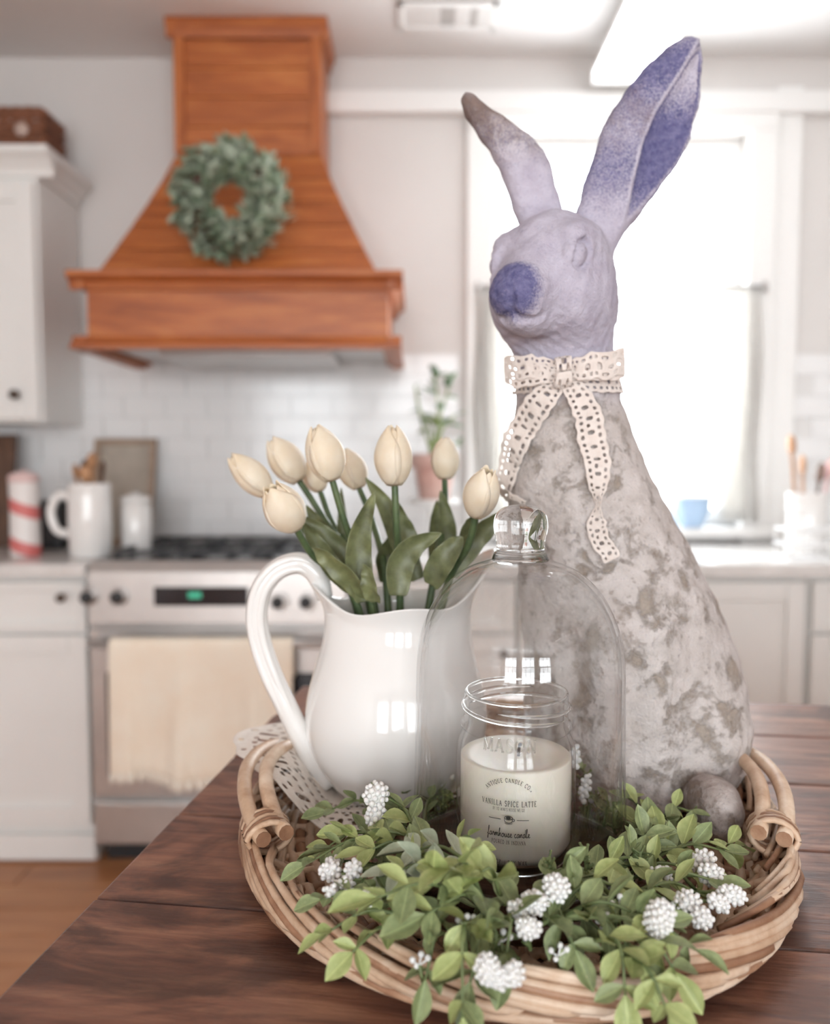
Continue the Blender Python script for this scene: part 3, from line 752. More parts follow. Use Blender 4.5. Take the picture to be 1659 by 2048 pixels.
# crock with spoons, wire rack, blue bowl on the window counter
y = 2.66; cx = xat(1612, y, 1040); r = .062; zt = zat(985, y); h = zt - CT
t = thing('utensil_crock', 'white stoneware crock with wooden spoons on the window counter', 'crock', (cx, y, CT))
G().lathe(smoothprof([(r * .9, 0), (r, .02), (r * .97, h * .7), (r * 1.02, h - .006)], 14) + [(r * 1.03, h), (r * .93, h), (r * .9, .02), (0, .02)], (cx, y, CT), 32).mk('body', CERAMIC, t)
for k in (.35, .72): G().lathe([(r * 1.0, h * k), (r * 1.05, h * k + .006), (r * 1.0, h * k + .012)], (cx, y, CT), 32).mk('band', CERAMIC, t)
for i, (px, py, mm, lab) in enumerate([(1582, 890, SPOON_WOOD, 'pale wooden spoon leaning highest in the white stoneware crock'), (1604, 930, SPOON_WOOD, 'short pale wooden spoon in the white stoneware crock'), (1640, 945, BROWN_WOOD, 'dark wooden spoon in the white stoneware crock'), (1658, 938, mat('pink_silicone', (.6, .35, .33, 1), .5), 'pinkish spatula in the white stoneware crock')]):
    b = W(px, py, y + .01 * (i - 1)); a = Vector((cx + (cx - b.x) * -.15 + .01 * (i - 1.5), y, CT + .022))
    u = thing('cooking_spoon', lab, 'spoon', a, group='spoons in the stoneware crock')
    G().tube([a, b], .006, 8).mk('shaft', mm, u)
    G().ball(b, (.020, .009, .034), 12, 8, (b - a).normalized().to_track_quat('Z', 'Y').to_matrix()).mk('bowl', mm, u)
WIRE = mat('white_wire', (.82, .82, .82, 1), .35)
xa, xb, ya, yb = xat(1572, 2.5, 1100), xat(1850, 2.5, 1100), 2.46, 2.58
t = thing('wire_basket', 'white wire basket standing before the stoneware crock', 'basket', ((xa + xb) / 2, ya, CT))
zt = zat(1062, ya)
for z in (CT + .004, (CT + zt) / 2, zt):
    g = G()
    for a, b in (((xa, ya), (xb, ya)), ((xb, ya), (xb, yb)), ((xb, yb), (xa, yb)), ((xa, yb), (xa, ya))): g.tube([a + (z,), b + (z,)], .0035, 6)
    g.mk('hoop', WIRE, t)
for k in range(13):
    x = xa + (xb - xa) * k / 12
    G().tube([(x, ya, zt), (x, ya, CT + .003), (x, yb, CT + .003), (x, yb, zt)], .002, 6).mk('wire', WIRE, t)
y = 2.99; xa, xb = xat(1345, y, 1020), xat(1420, y, 1020); cx = (xa + xb) / 2; r = (xb - xa) / 2
BLUEB = mat('pale_blue_glaze', (.38, .52, .70, 1), .2)
t = thing('blue_bowl', 'pale blue bowl on the window sill', 'bowl', (cx, y, wz0))
hh = zat(995, y) - wz0
G().lathe(smoothprof([(r * .45, .0), (r * .6, .008), (r * .9, hh * .5), (r, hh)], 12) + [(r * .95, hh), (r * .55, .014), (0, .012)], (cx, y, wz0 + .0005), 28).mk('body', BLUEB, t)
G().lathe([(r * .97, hh), (r * 1.02, hh + .002), (r * .97, hh + .005), (r * .94, hh + .002)], (cx, y, wz0 + .0005), 28, True).mk('rim', WHITE, t)

# ================================================================ the island
TH = math.radians(-7.5)
def isl(u, n, z): return Vector((u * math.cos(TH) - n * math.sin(TH) * 1, u * math.sin(TH) + n * math.cos(TH), z))
# u runs along the planks, n across them (away from the photographer)
TZ = .91
cxy = isl(.5, .6, 0)
it = thing('kitchen_island', 'dark stained plank-topped kitchen island', 'table', (cxy.x, cxy.y, 0))
LE = -.2975                                            # island end, along u
seams = [-.028, .112, .252, .392, .532, .672, .812, .952, 1.085]
for i in range(len(seams) - 1):
    n0, n1 = seams[i] + .0009, seams[i + 1] - .0009
    o = isl(LE, n0, TZ - .038)
    g = G().box(0, 1.72, 0, n1 - n0, 0, .038)
    me = mesh('plank', g.V, g.F, ISLAND_WOOD, False)
    p = place('plank', me, it, Matrix.Translation(o) @ Matrix.Rotation(TH, 4, 'Z'))
    q_ = p.modifiers.new('bevel', 'BEVEL'); q_.width = .0022 if 0 < i < 7 else .004; q_.segments = 2
    p.location.z += [0, .0004, -.0003, .0003, 0, -.0004, .0003, 0][i]
def isbox(nm, u0, u1, n0, n1, z0, z1, m, par=it):
    g = G().box(0, u1 - u0, 0, n1 - n0, 0, z1 - z0)
    return place(nm, mesh(nm, g.V, g.F, m, False), par, Matrix.Translation(isl(u0, n0, z0)) @ Matrix.Rotation(TH, 4, 'Z'))
isbox('body', LE + .12, 1.34, .12, .96, .10, TZ - .039, CABINET)
isbox('toe_kick', LE + .16, 1.30, .16, .92, 0, .10, CABINET)
for k in range(4): isbox('side_board', LE + .105, LE + .12, .12 + k * .21 + .002, .12 + (k + 1) * .21 - .002, .11, TZ - .04, CABINET)

# ================================================================ woven tray
TX, TY = .076, .672
A_R, B_R, A_B, B_B = .206, .246, .186, .222          # rim and floor half-axes
TF = TZ + .012                                        # tray floor top
RZ = TZ + .031                                        # rim height
def el(a, ra, rb, z): return Vector((TX + ra * math.cos(a), TY + rb * math.sin(a), z))
def wickmat(name, c0, c1, c2):
    m = mat(name, c1, .5); q = N(m); v = q.coord('Object'); r = q.orand()
    f = q.noise(v, 60, 4, .6); f2 = q.noise(v, 14, 2)
    c = q.ramp(q.math('ADD', q.math('MULTIPLY', f, .5), q.math('MULTIPLY', f2, .5)), [(.36, c0), (.5, c1), (.64, c2)])
    c = q.mix(q.math('MULTIPLY', r, .55), c, c0); q.col(c); q.bump(q.noise(v, 240, 3), .25, .002)
    return m
WIL = wickmat('peeled_willow', (.44, .27, .165, 1), (.66, .48, .34, 1), (.82, .68, .54, 1))
WILD = wickmat('brown_willow', (.20, .095, .05, 1), (.36, .19, .11, 1), (.52, .33, .21, 1))
tray = thing('woven_tray', 'oval woven willow tray with looped rod handles on the island', 'tray', (TX, TY, TZ))
rng = random.Random(5)
def lerp(a, b, t): return a + (b - a) * t
# floor: radial stakes over wavy rings
NS = 52
for k in range(NS):
    a = 2 * PI * (k + .5) / NS
    P = [el(a, A_B * s, B_B * s, TF - .004) for s in (.30, .6, .97)]
    P += [el(a, lerp(A_B, A_R, s) * .975, lerp(B_B, B_R, s) * .975, lerp(TF - .002, RZ - .006, s)) for s in (.25, .6, 1)]
    G().tube(spline(P, 12), .0036, 6).mk('stake', WIL if k % 3 else WILD, tray)
for k in range(24):
    s = .06 + .93 * k / 23; n = 104; P = []
    for i in range(n + 1):
        a = 2 * PI * i / n; P.append(el(a, A_B * s, B_B * s, TF - .006 + .0032 * (1 if (i + k) % 2 else -1) * (s > .3)))
    G().tube(P, .0042, 6, False).mk('floor_weaver', WIL if k % 3 else WILD, tray)
# wall weavers
for k in range(6):
    s = .10 + .80 * k / 5; n = 104; P = []
    for i in range(n + 1):
        a = 2 * PI * i / n; w = .0030 * (1 if (i // 2 + k) % 2 else -1)
        P.append(el(a, lerp(A_B, A_R, s) + w, lerp(B_B, B_R, s) + w, lerp(TF - .004, RZ - .008, s)))
    G().tube(P, .0036, 6, False).mk('wall_weaver', WILD if k % 2 else WIL, tray)
# rolled border: each rod climbs from under the outside to the inside of the rim, lying along it
def border(n, arc, r, prof, nm, m0, m1):
    for k in range(n):
        a0 = 2 * PI * k / n + rng.uniform(-.02, .02); P = []; R = []
        st = 16; aa = arc * rng.uniform(.85, 1.12)
        for i in range(st + 1):
            t = i / st; off, z = prof(t)
            P.append(el(a0 - aa * t, A_R + off + rng.uniform(-.0004, .0004), B_R + off, z))
            R.append(r * (1.08 - .35 * t) * rng.uniform(.97, 1.03))
        G().tube(P, R, 7).mk(nm, m0 if k % 4 else m1, tray)
def p_top(t):                                          # over the rim, from outside low to inside top
    if t < .2: u = t / .2; return lerp(-.012, .008, u), lerp(RZ - .022, RZ - .012, u)
    if t < .8: u = (t - .2) / .6; return lerp(.008, .001, u), lerp(RZ - .012, RZ + .007, u)
    u = (t - .8) / .2; return lerp(.001, -.014, u), lerp(RZ + .007, RZ - .002, u)
border(54, .95, .0030, p_top, 'border_rod', WIL, WILD)
def p_low(t):
    u = t; return lerp(-.003, .0105, math.sin(u * PI)) - .012 * (u > .9) - .006, lerp(TZ + .008, RZ - .014, u)
border(48, .85, .0029, p_low, 'side_rod', WIL, WILD)
def p_foot(t):
    return lerp(-.018, -.006, math.sin(t * PI)) - .006 * t, TZ + .0052 + .010 * t
border(34, .8, .0032, p_foot, 'foot_rod', WIL, WILD)
# handles: two rods each, rising from the rim, bound with cane
for sgn in (-1, 1):
    h = None
    for j in (0, 1):
        P = []
        a_f, a_b = (-.46, .44)                       # front and back ends (radians from the long side's middle)
        for i in range(25):
            t = i / 24; a = lerp(a_f, a_b, t)
            aa = a if sgn > 0 else PI - a
            lift = .014 * math.sin(PI * min(1, max(0, (t - .10) / .80))) ** .7 if .10 < t < .9 else 0
            off = -.003 - j * .0125 + .010 * math.sin(PI * t) - (.004 * j)
            P.append(el(aa, A_R + off, B_R + off, RZ + .0125 + lift + j * .0015))
        o = G().tube(P, .0058, 10).mk('handle_rod', WIL, tray)
        e_ = (P[0] - P[1]).normalized()
        G().tube([P[0] - e_ * .001, P[0] + e_ * .0007], .0056, 10).mk('cut_end', WILD, o, smooth=False)
    for a in (-.385, .37):
        aa = a if sgn > 0 else PI - a; da = .012
        for k in range(5):
            ac = aa + (k - 2) * .019 * sgn
            c = el(ac, A_R - .009, B_R - .009, RZ + .009); ar = Vector((math.cos(aa), math.sin(aa), 0)); P = []
            for i in range(17):
                f = 2 * PI * i / 16
                P.append(c + ar * .0160 * math.cos(f) * (1 - .12 * abs(math.sin(f))) + Vector((0, 0, .0118 * math.sin(f))) + Vector((-math.sin(aa), math.cos(aa), 0)) * .0022 * math.sin(f + k))
            G().tube(P, .0022, 6, False).mk('cane_binding', WILD if k % 2 else WIL, tray)
# ================================================================ rabbit statue (one continuous sculpted surface)
DR = .745
def wp(px, py, D): v = W(px, py, D); return (v.x, v.z)
def poly_sd(x, z, poly):
    """signed distance to a closed polygon, numpy arrays (negative inside)"""
    d = np.full(x.shape, 1e9, np.float32); s = np.zeros(x.shape, bool); n = len(poly)
    for i in range(n):
        (ax, az), (bx, bz) = poly[i], poly[(i + 1) % n]
        ex, ez = bx - ax, bz - az; wx, wz = x - ax, z - az
        t = np.clip((wx * ex + wz * ez) / (ex * ex + ez * ez + 1e-12), 0, 1)
        d = np.minimum(d, (wx - ex * t) ** 2 + (wz - ez * t) ** 2)
        c = ((az <= z) & (bz > z)) | ((bz <= z) & (az > z))
        with np.errstate(divide='ignore', invalid='ignore'):
            xi = ax + (z - az) / (bz - az + 1e-12) * ex
        s ^= c & (x < xi)
    d = np.sqrt(d); return np.where(s, -d, d)
def line_d(x, z, pts):
    d = np.full(x.shape, 1e9, np.float32)
    for (ax, az), (bx, bz) in zip(pts[:-1], pts[1:]):
        ex, ez = bx - ax, bz - az; wx, wz = x - ax, z - az
        t = np.clip((wx * ex + wz * ez) / (ex * ex + ez * ez), 0, 1)
        d = np.minimum(d, np.hypot(wx - ex * t, wz - ez * t))
    return d
def smin(a, b, k):
    h = np.clip(.5 + .5 * (b - a) / k, 0, 1); return b + (a - b) * h - k * h * (1 - h)
def smax(a, b, k): return -smin(-a, -b, k)
def closed_spline(pts, n):
    P = [Vector((a, b, 0)) for a, b in pts]; m = len(P); out = []
    for i in range(m):
        a, b, c, d = P[(i - 1) % m], P[i], P[(i + 1) % m], P[(i + 2) % m]
        for k in range(n):
            u = k / n; v = 0.5 * ((2 * b) + (c - a) * u + (2 * a - 5 * b + 4 * c - d) * u * u + (3 * b - a - 3 * c + d) * u ** 3)
            out.append((v.x, v.y))
    return out
# body outline rows: (photo row, left, right, half depth)
ROWS = [(560, 1075, 1212, .030), (620, 1056, 1218, .038), (690, 1038, 1221, .041), (740, 1034, 1227, .043), (800, 1030, 1238, .047), (880, 1022, 1266, .053), (960, 1012, 1300, .060), (1040, 1018, 1343, .067), (1120, 1034, 1386, .074), (1200, 1042, 1424, .080), (1280, 1046, 1458, .085), (1350, 1048, 1477, .088), (1420, 1050, 1483, .088), (1500, 1056, 1474, .084), (1560, 1064, 1456, .078), (1590, 1070, 1440, .074)]
DB = [.738] * 3 + [.739, .740, .742, .743, .745] + [.747] * 8
bz, bxl, bxr, bd, bdc = [], [], [], [], []
for (py, l, r, hd), D in zip(ROWS, DB):
    p, q_ = W(l, py, D), W(r, py, D); bz.append(p.z); bxl.append(p.x); bxr.append(q_.x); bd.append(hd); bdc.append(D)
bz, bxl, bxr, bd, bdc = [np.array(v[::-1]) for v in (bz, bxl, bxr, bd, bdc)]
HC = W(1112, 548, .725); hf = Vector((-.55, -.835, 0)).normalized(); hl = Vector((-hf.y, hf.x, 0)); hz_ = Vector((0, 0, 1))
def hp(f, l, z): return HC + hf * f + hl * l + hz_ * z
EAR_L = [(921, 203), (930, 193), (946, 197), (975, 222), (1010, 246), (1055, 276), (1085, 310), (1102, 350), (1112, 392), (1124, 450), (1110, 480), (1050, 480), (1032, 450), (1016, 408), (1003, 366), (994, 338), (976, 308), (950, 272), (928, 240)]
EAR_R = [(1366, 72), (1385, 68), (1400, 84), (1405, 116), (1403, 160), (1396, 220), (1380, 276), (1356, 326), (1318, 380), (1276, 432), (1240, 478), (1218, 520), (1190, 520), (1158, 470), (1152, 425), (1165, 376), (1182, 322), (1200, 268), (1226, 216), (1262, 168), (1300, 122), (1336, 90)]
INNER_R = [(1401, 92), (1402, 150), (1395, 216), (1378, 272), (1352, 326), (1312, 378), (1266, 430), (1238, 456), (1248, 400), (1262, 340), (1276, 290), (1300, 232), (1336, 176), (1370, 122)]
CREASE_R = [(1234, 466), (1247, 410), (1262, 344), (1277, 288), (1302, 232), (1338, 178), (1372, 122), (1396, 78)]
de_l, de_r = .752, .742
earl = [wp(a, b, de_l) for a, b in EAR_L]; earr = [wp(a, b, de_r) for a, b in EAR_R]
innr = [wp(a, b, de_r) for a, b in INNER_R]; crr = [wp(a, b, de_r) for a, b in CREASE_R]
BASEZ = TF + .002
NOSE = hp(.078, 0, -.030)
EYES = []; GROOVES = []
def rabbit_sdf(X, Y, Z):
    cl = lambda a: np.interp(Z, bz, a)
    xl, xr, dd, dc = cl(bxl), cl(bxr), cl(bd), cl(bdc)
    rx, cx_ = (xr - xl) / 2, (xr + xl) / 2
    q = np.sqrt(((X - cx_) / rx) ** 2 + ((Y - dc) / dd) ** 2)
    body = (q - 1) * np.minimum(rx, dd) * .85
    body = smax(body, Z - (HC.z - .005), .02)
    def ell(c, r, ax=None):
        dx, dy, dz = X - c.x, Y - c.y, Z - c.z
        if ax is not None:
            dx, dy, dz = dx * ax[0].x + dy * ax[0].y + dz * ax[0].z, dx * ax[1].x + dy * ax[1].y + dz * ax[1].z, dx * ax[2].x + dy * ax[2].y + dz * ax[2].z
        k0 = np.sqrt((dx / r[0]) ** 2 + (dy / r[1]) ** 2 + (dz / r[2]) ** 2)
        return (k0 - 1) * min(r)
    def cone(a, b, ra, rb):
        e = b - a; L2 = e.length_squared
        t = np.clip(((X - a.x) * e.x + (Y - a.y) * e.y + (Z - a.z) * e.z) / L2, 0, 1)
        return np.sqrt((X - a.x - e.x * t) ** 2 + (Y - a.y - e.y * t) ** 2 + (Z - a.z - e.z * t) ** 2) - (ra + (rb - ra) * t)
    H = (hf, hl, hz_)
    head = ell(hp(0, 0, 0), (.056, .0475, .052), H)
    head = smin(head, cone(hp(.02, 0, -.010), hp(.066, 0, -.026), .040, .0235), .014)
    head = smin(head, ell(NOSE - hf * .006, (.021, .0215, .0225), H), .008)
    head = smin(head, ell(hp(.058, 0, -.047), (.022, .017, .013), H), .010)
    for s in (-1, 1):
        head = smin(head, ell(hp(.012, .024 * s, -.028), (.040, .026, .034), H), .016)
        head = smin(head, ell(hp(.022, .032 * s, .020), (.024, .012, .012), H), .012)       # brow
    d = smin(body, head, .020)
    # ears: rounded slabs
    def ear(poly, yc, R):
        s = -poly_sd(X, Z, poly)
        e = np.sqrt(np.maximum(0, R - s) ** 2 + (Y - yc) ** 2) - R
        return np.where(s > R, np.abs(Y - yc) - R, e)
    top = Z > HC.z - .01
    el_ = np.full(X.shape, .05, np.float32); er_ = el_.copy()
    zz = Z[top]; xx = X[top]; yy = Y[top]
    X0, Y0, Z0 = X, Y, Z
    def ear_at(poly, yc, R):
        s = -poly_sd(xx, zz, poly)
        core = np.sqrt(np.maximum(0, R - s) ** 2 + (yy - yc) ** 2) - R
        return core
    zb = HC.z + .03
    yl = de_l - .012 + .05 * np.clip(zz - zb, 0, 1)
    yr = de_r - .004 + .05 * np.clip(zz - zb, 0, 1)
    a = ear_at(earl, yl, .0125)
    b = ear_at(earr, yr, .0125)
    si = -poly_sd(xx, zz, innr)
    carve = .0075 * np.clip(si / .012, 0, 1) ** .8 * (yy < yr)
    rid = .0022 * np.exp(-(line_d(xx, zz, crr) / .0022) ** 2) * (yy < yr)
    b = b + carve - rid
    el_[top] = a; er_[top] = b
    d = smin(d, el_, .010); d = smin(d, er_, .010)
    # eyes: socket, ball and lid
    for ex, nrm in EYES:
        tn = hz_.cross(nrm).normalized(); ca, sa = math.cos(.45), math.sin(.45)
        up_ = nrm.cross(tn); sg = 1 if nrm.dot(hl) > 0 else -1
        axs = (nrm, tn * ca - up_ * sa * sg, up_ * ca + tn * sa * sg)
        d = smin(d, ell(ex - nrm * .0025, (.0078, .0130, .0190), axs), .004)
        d = smax(d, -ell(ex + nrm * .0032, (.0082, .0098, .0150), axs), .001)
        d = smin(d, ell(ex - nrm * .0040, (.0080, .0078, .0122), axs), .0006)
    # nose cleft and mouth line
    for a, b in GROOVES:
        d = smax(d, -cone(a, b, .0030, .0030), .0025)
    # haunches, forelegs, feet
    cxb = float((bxl[1] + bxr[1]) / 2)
    for s in (-1, 1):
        d = smin(d, ell(Vector((cxb + .052 * s, .715, TF + .055)), (.036, .050, .050)), .02)
    d = smin(d, ell(Vector((.236, .640, TF + .0225)), (.0215, .032, .0240)), .003)
    d = smin(d, ell(Vector((.150, .692, TF + .021)), (.019, .030, .021)), .006)
    for dx in (-.018, .016):
        d = smin(d, cone(Vector((cxb + dx - .02, .675, TF + .15)), Vector((cxb + dx - .02, .668, TF + .015)), .020, .015), .012)
    d = smin(d, ell(Vector((cxb + .02, .830, TF + .035)), (.024, .020, .024)), .008)       # tail
    d = smax(d, BASEZ - Z, .004)
    # hand-modelled surface
    d = d + .0009 * np.sin(X * 130 + 2 * np.sin(Z * 61)) * np.sin(Z * 117 + Y * 90) + .0004 * np.sin(X * 410 + Z * 230) * np.sin(Z * 390 - Y * 350)
    return d.astype(np.float32)
def surface_nets(f, lo, hi, h):
    ax = [np.arange(lo[i], hi[i] + h, h, dtype=np.float32) for i in range(3)]
    X, Y, Z = np.meshgrid(*ax, indexing='ij'); S = f(X, Y, Z)
    n = [len(a) for a in ax]; neg = S < 0
    c = np.zeros([m - 1 for m in n], np.int8); off = [(i, j, k) for i in (0, 1) for j in (0, 1) for k in (0, 1)]
    sl = lambda o: tuple(slice(o[i], n[i] - 1 + o[i]) for i in range(3))
    for o in off: c += neg[sl(o)]
    act = (c > 0) & (c < 8); idx = np.full(act.shape, -1, np.int64); I = np.argwhere(act); idx[act] = np.arange(len(I))
    P = np.zeros((len(I), 3)); cnt = np.zeros(len(I))
    for i, a in enumerate(off):
        for b in off[i + 1:]:
            if sum(abs(a[k] - b[k]) for k in range(3)) != 1: continue
            sa = S[I[:, 0] + a[0], I[:, 1] + a[1], I[:, 2] + a[2]]; sb = S[I[:, 0] + b[0], I[:, 1] + b[1], I[:, 2] + b[2]]
            m = (sa < 0) != (sb < 0); t = np.where(m, sa / np.where(m, sa - sb, 1), 0)[:, None]
            P += m[:, None] * (np.array(a) + t * (np.array(b) - np.array(a))); cnt += m
    V = np.array(lo) + (I + P / cnt[:, None]) * h; F = []
    for d in range(3):
        u, v = (d + 1) % 3, (d + 2) % 3
        s0 = [slice(1, m - 1) for m in n]; s1 = list(s0); s0[d] = slice(0, n[d] - 1); s1[d] = slice(1, n[d])
        ch = neg[tuple(s0)] != neg[tuple(s1)]; E = np.argwhere(ch); base = E.copy(); base[:, u] += 1; base[:, v] += 1
        first = neg[tuple(s0)][ch]
        def cell(du, dv): q = base.copy(); q[:, u] -= du; q[:, v] -= dv; return idx[q[:, 0], q[:, 1], q[:, 2]]
        Q = np.stack([cell(1, 1), cell(0, 1), cell(0, 0), cell(1, 0)], 1)
        Q[~first] = Q[~first][:, ::-1]; F.append(Q)
    return V, np.concatenate(F)
def trace(pts):
    """where the sight lines through photo points first meet the statue, with surface normals"""
    D = np.array([tuple(ray(a, b).normalized()) for a, b in pts], np.float32); t = np.full(len(pts), .45, np.float32); O = np.array([0, 0, CAM_Z], np.float32)
    for _ in range(90):
        P = O + D * t[:, None]; t = t + .7 * rabbit_sdf(P[:, 0], P[:, 1], P[:, 2])
    P = O + D * t[:, None]; f = lambda o: rabbit_sdf(P[:, 0] + o[0], P[:, 1] + o[1], P[:, 2] + o[2]); h = .002
    Nn = np.stack([f((h, 0, 0)) - f((-h, 0, 0)), f((0, h, 0)) - f((0, -h, 0)), f((0, 0, h)) - f((0, 0, -h))], 1)
    return [(Vector(p), Vector(n).normalized()) for p, n in zip(P.tolist(), Nn.tolist())]
_mouth = [[(1022, 578), (1021, 600), (1023, 626)], [(1023, 627), (1012, 637), (1000, 641)], [(1023, 627), (1040, 639), (1062, 640), (1086, 632)]]
_g = []
for L in _mouth:
    P = [p for p, n in trace(L)]; _g += list(zip(P[:-1], P[1:]))
(ep, en), = trace([(1160, 509)])
mir = lambda v: v - hl * (2 * v.dot(hl))
_e = [(ep, en), (HC + mir(ep - HC), mir(en))]
EYES += _e; GROOVES += _g
RV, RF = surface_nets(rabbit_sdf, (.035, .600, BASEZ - .006), (.315, .88, W(1385, 60, .76).z + .012), .0018)
_E = np.concatenate([RF[:, [i, (i + 1) % 4]] for i in range(4)])
for _ in range(2):                                     # relax the grid steps
    A = np.zeros_like(RV); n_ = np.zeros(len(RV))
    for k in range(3): A[:, k] = np.bincount(_E[:, 0], RV[_E[:, 1], k], len(RV)) + np.bincount(_E[:, 1], RV[_E[:, 0], k], len(RV))
    n_ = np.bincount(_E[:, 0], minlength=len(RV)) + np.bincount(_E[:, 1], minlength=len(RV))
    RV = RV * .55 + .45 * A / n_[:, None]
STONE = mat('weathered_stone', (.5, .47, .45, 1), .85, spec=.25); q = N(STONE); v = q.coord('Object')
big = q.noise(v, 26, 8, .7, .4); mid = q.noise(v, 48, 6, .65, .3); fine = q.noise(v, 190, 4, .6); grit = q.noise(v, 520, 3, .6); vo = q.voro(v, 95)
pale = q.mix(q.ramp(mid, [(.35, 0), (.65, 1)]), lin(202, 195, 192), lin(182, 174, 169))
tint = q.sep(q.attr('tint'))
pm = q.ramp(q.math('ADD', q.math('MULTIPLY', big, .62), q.math('MULTIPLY', mid, .38)), [(.515, 0), (.585, 1)])
pm = q.math('MULTIPLY', pm, q.math('SUBTRACT', 1.0, q.math('MULTIPLY', tint[1], .75)))
c = q.mix(q.math('MULTIPLY', pm, .85), pale, q.mix(q.ramp(fine, [(.3, 0), (.7, 1)]), lin(164, 153, 142), lin(146, 133, 121)))
spk = q.ramp(q.noise(v, 110, 4, .6), [(.60, 0), (.66, 1)])
c = q.mix(q.math('MULTIPLY', spk, .45), c, lin(128, 116, 106))
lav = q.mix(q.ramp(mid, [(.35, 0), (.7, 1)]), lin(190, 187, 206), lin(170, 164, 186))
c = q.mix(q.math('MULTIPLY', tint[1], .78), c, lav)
blu = q.mix(q.ramp(fine, [(.35, 0), (.68, 1)]), lin(68, 70, 118), lin(112, 110, 150))
bf = q.ramp(q.math('ADD', tint[0], q.math('MULTIPLY', q.math('SUBTRACT', grit, .5), 1.5)), [(.12, 0), (.85, 1)])
c = q.mix(q.math('MULTIPLY', bf, .92), c, blu)
brf = q.ramp(q.math('ADD', tint[2], q.math('MULTIPLY', q.math('SUBTRACT', mid, .5), .9)), [(.25, 0), (.8, 1)])
c = q.mix(q.math('MULTIPLY', brf, .8), c, lin(122, 101, 92))
q.col(c)
hgt = q.math('ADD', q.math('MULTIPLY', pm, -.5), q.math('ADD', q.math('MULTIPLY', fine, .55), q.math('MULTIPLY', mid, .6)))
q.bump(q.math('ADD', hgt, q.math('MULTIPLY', grit, .35)), .9, .003)
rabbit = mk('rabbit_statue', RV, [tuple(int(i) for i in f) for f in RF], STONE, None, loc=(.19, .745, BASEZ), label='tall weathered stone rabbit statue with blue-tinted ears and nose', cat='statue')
# paint: blue nose and ears, brown tail-end and ear tips
x, y_, z = RV[:, 0], RV[:, 1], RV[:, 2]
nd = np.sqrt((x - (NOSE + hf * .016).x) ** 2 + (y_ - (NOSE + hf * .016).y) ** 2 + ((z - (NOSE.z + .004)) * 1.0) ** 2)
sst = lambda a, b, v: np.clip((v - a) / (b - a), 0, 1) ** 2 * (3 - 2 * np.clip((v - a) / (b - a), 0, 1))
blue = sst(.035, .017, nd)
front = y_ < (de_r - .004 + .05 * np.clip(z - HC.z - .03, 0, 1))
si = -poly_sd(x, z, innr); so = -poly_sd(x, z, earr)
inear = (so > -.004) & (z > HC.z + .035)
zt0, zt1 = W(0, 480, de_r).z, W(0, 90, de_r).z; et = np.clip((z - zt0) / (zt1 - zt0), 0, 1)
bell = lambda t, c, w: np.exp(-((t - c) / w) ** 2)
blue_in = np.where(si > 0, (bell(et, .50, .24) * 1.05 + .5 * bell(et, .2, .2) + .8 * bell(et, .86, .2) * (si < .0035)) * np.clip(si / .0025, 0, 1), 0)
ld = line_d(x, z, crr)
left_side = (si <= 0.0)
blue_out = np.where(left_side, (.62 * bell(et, .34, .18) + .85 * bell(et, .90, .17) + .40 * bell(et, .66, .16)), 0)
blue = np.maximum(blue, np.where(inear & front, np.maximum(blue_in, blue_out) * np.clip(ld / .0025, 0, 1), 0))
sl_ = -poly_sd(x, z, earl); inl = (sl_ > -.006) & (z > HC.z + .04)
zl0, zl1 = W(0, 440, de_l).z, W(0, 195, de_l).z; etl = np.clip((z - zl0) / (zl1 - zl0), 0, 1)
blue = np.maximum(blue, np.where(inl, .36 * bell(etl, .70, .22), 0))
lavm = sst(W(0, 840, .7).z, W(0, 700, .7).z, z) * (1 - .75 * np.where(inl, sst(.3, .75, etl), 0))  # lilac tone fades in with height from neck to head
br = np.where(inl, .75 * sst(.35, .85, etl), 0)
br = np.maximum(br, np.where(inear & front & left_side, .42 * bell(et, .62, .2), 0))
fd = np.sqrt(((x - .236) / .0215) ** 2 + ((y_ - .640) / .032) ** 2 + ((z - TF - .0225) / .0240) ** 2); br = np.maximum(br, .46 * sst(1.25, 1.0, fd))
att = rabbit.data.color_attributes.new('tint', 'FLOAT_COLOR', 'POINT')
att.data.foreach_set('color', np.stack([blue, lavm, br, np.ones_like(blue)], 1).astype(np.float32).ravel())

BV = BVHTree.FromPolygons([Vector(p) for p in RV], [tuple(int(i) for i in f) for f in RF])
EYE = Vector((0, 0, CAM_Z))
def on_rabbit(px, py, off=.003):
    d = ray(px, py).normalized(); hit = BV.ray_cast(EYE, d)
    if hit[0] is None:
        n = BV.find_nearest(W(px, py, .70)); return n[0] + n[1] * off, n[1]
    return hit[0] + hit[1] * off, hit[1]

# ---------------------------------------------------------------- lace ribbon
LACE = noisy('cotton_lace', (.78, .71, .66, 1), (.70, .62, .57, 1), 120, .9, .3, 700, sheen=.2)
def lace(name, C, S, Wd, parent, nv=8):
    """C centre line points, S side directions, Wd widths: a net with round eyelets"""
    V = []; F = []; n = len(C)
    for i in range(n):
        for j in range(nv + 1):
            u = j / nv - .5; sc = 1.0 + (.10 if (i // 2) % 2 else -.02) * (abs(u) > .45)
            V.append(Vector(C[i]) + Vector(S[i]) * Wd[i] * u * sc)
    for i in range(n - 1):
        for j in range(nv):
            hole = (j in (1, nv - 2) and i % 2 == 0) or (j in (3, nv - 4) and (i % 4 == 1)) or (j == nv // 2 and i % 6 == 3)
            if hole: continue
            a = i * (nv + 1) + j; F.append((a, a + 1, a + nv + 2, a + nv + 1))
    return mk(name, V, F, LACE, parent, solid=.0007, sub=1)
kp, kn_ = on_rabbit(1122, 748, .004)
lr = thing('lace_ribbon', 'cream cotton lace ribbon tied in a bow around the rabbit statue neck', 'ribbon', kp)
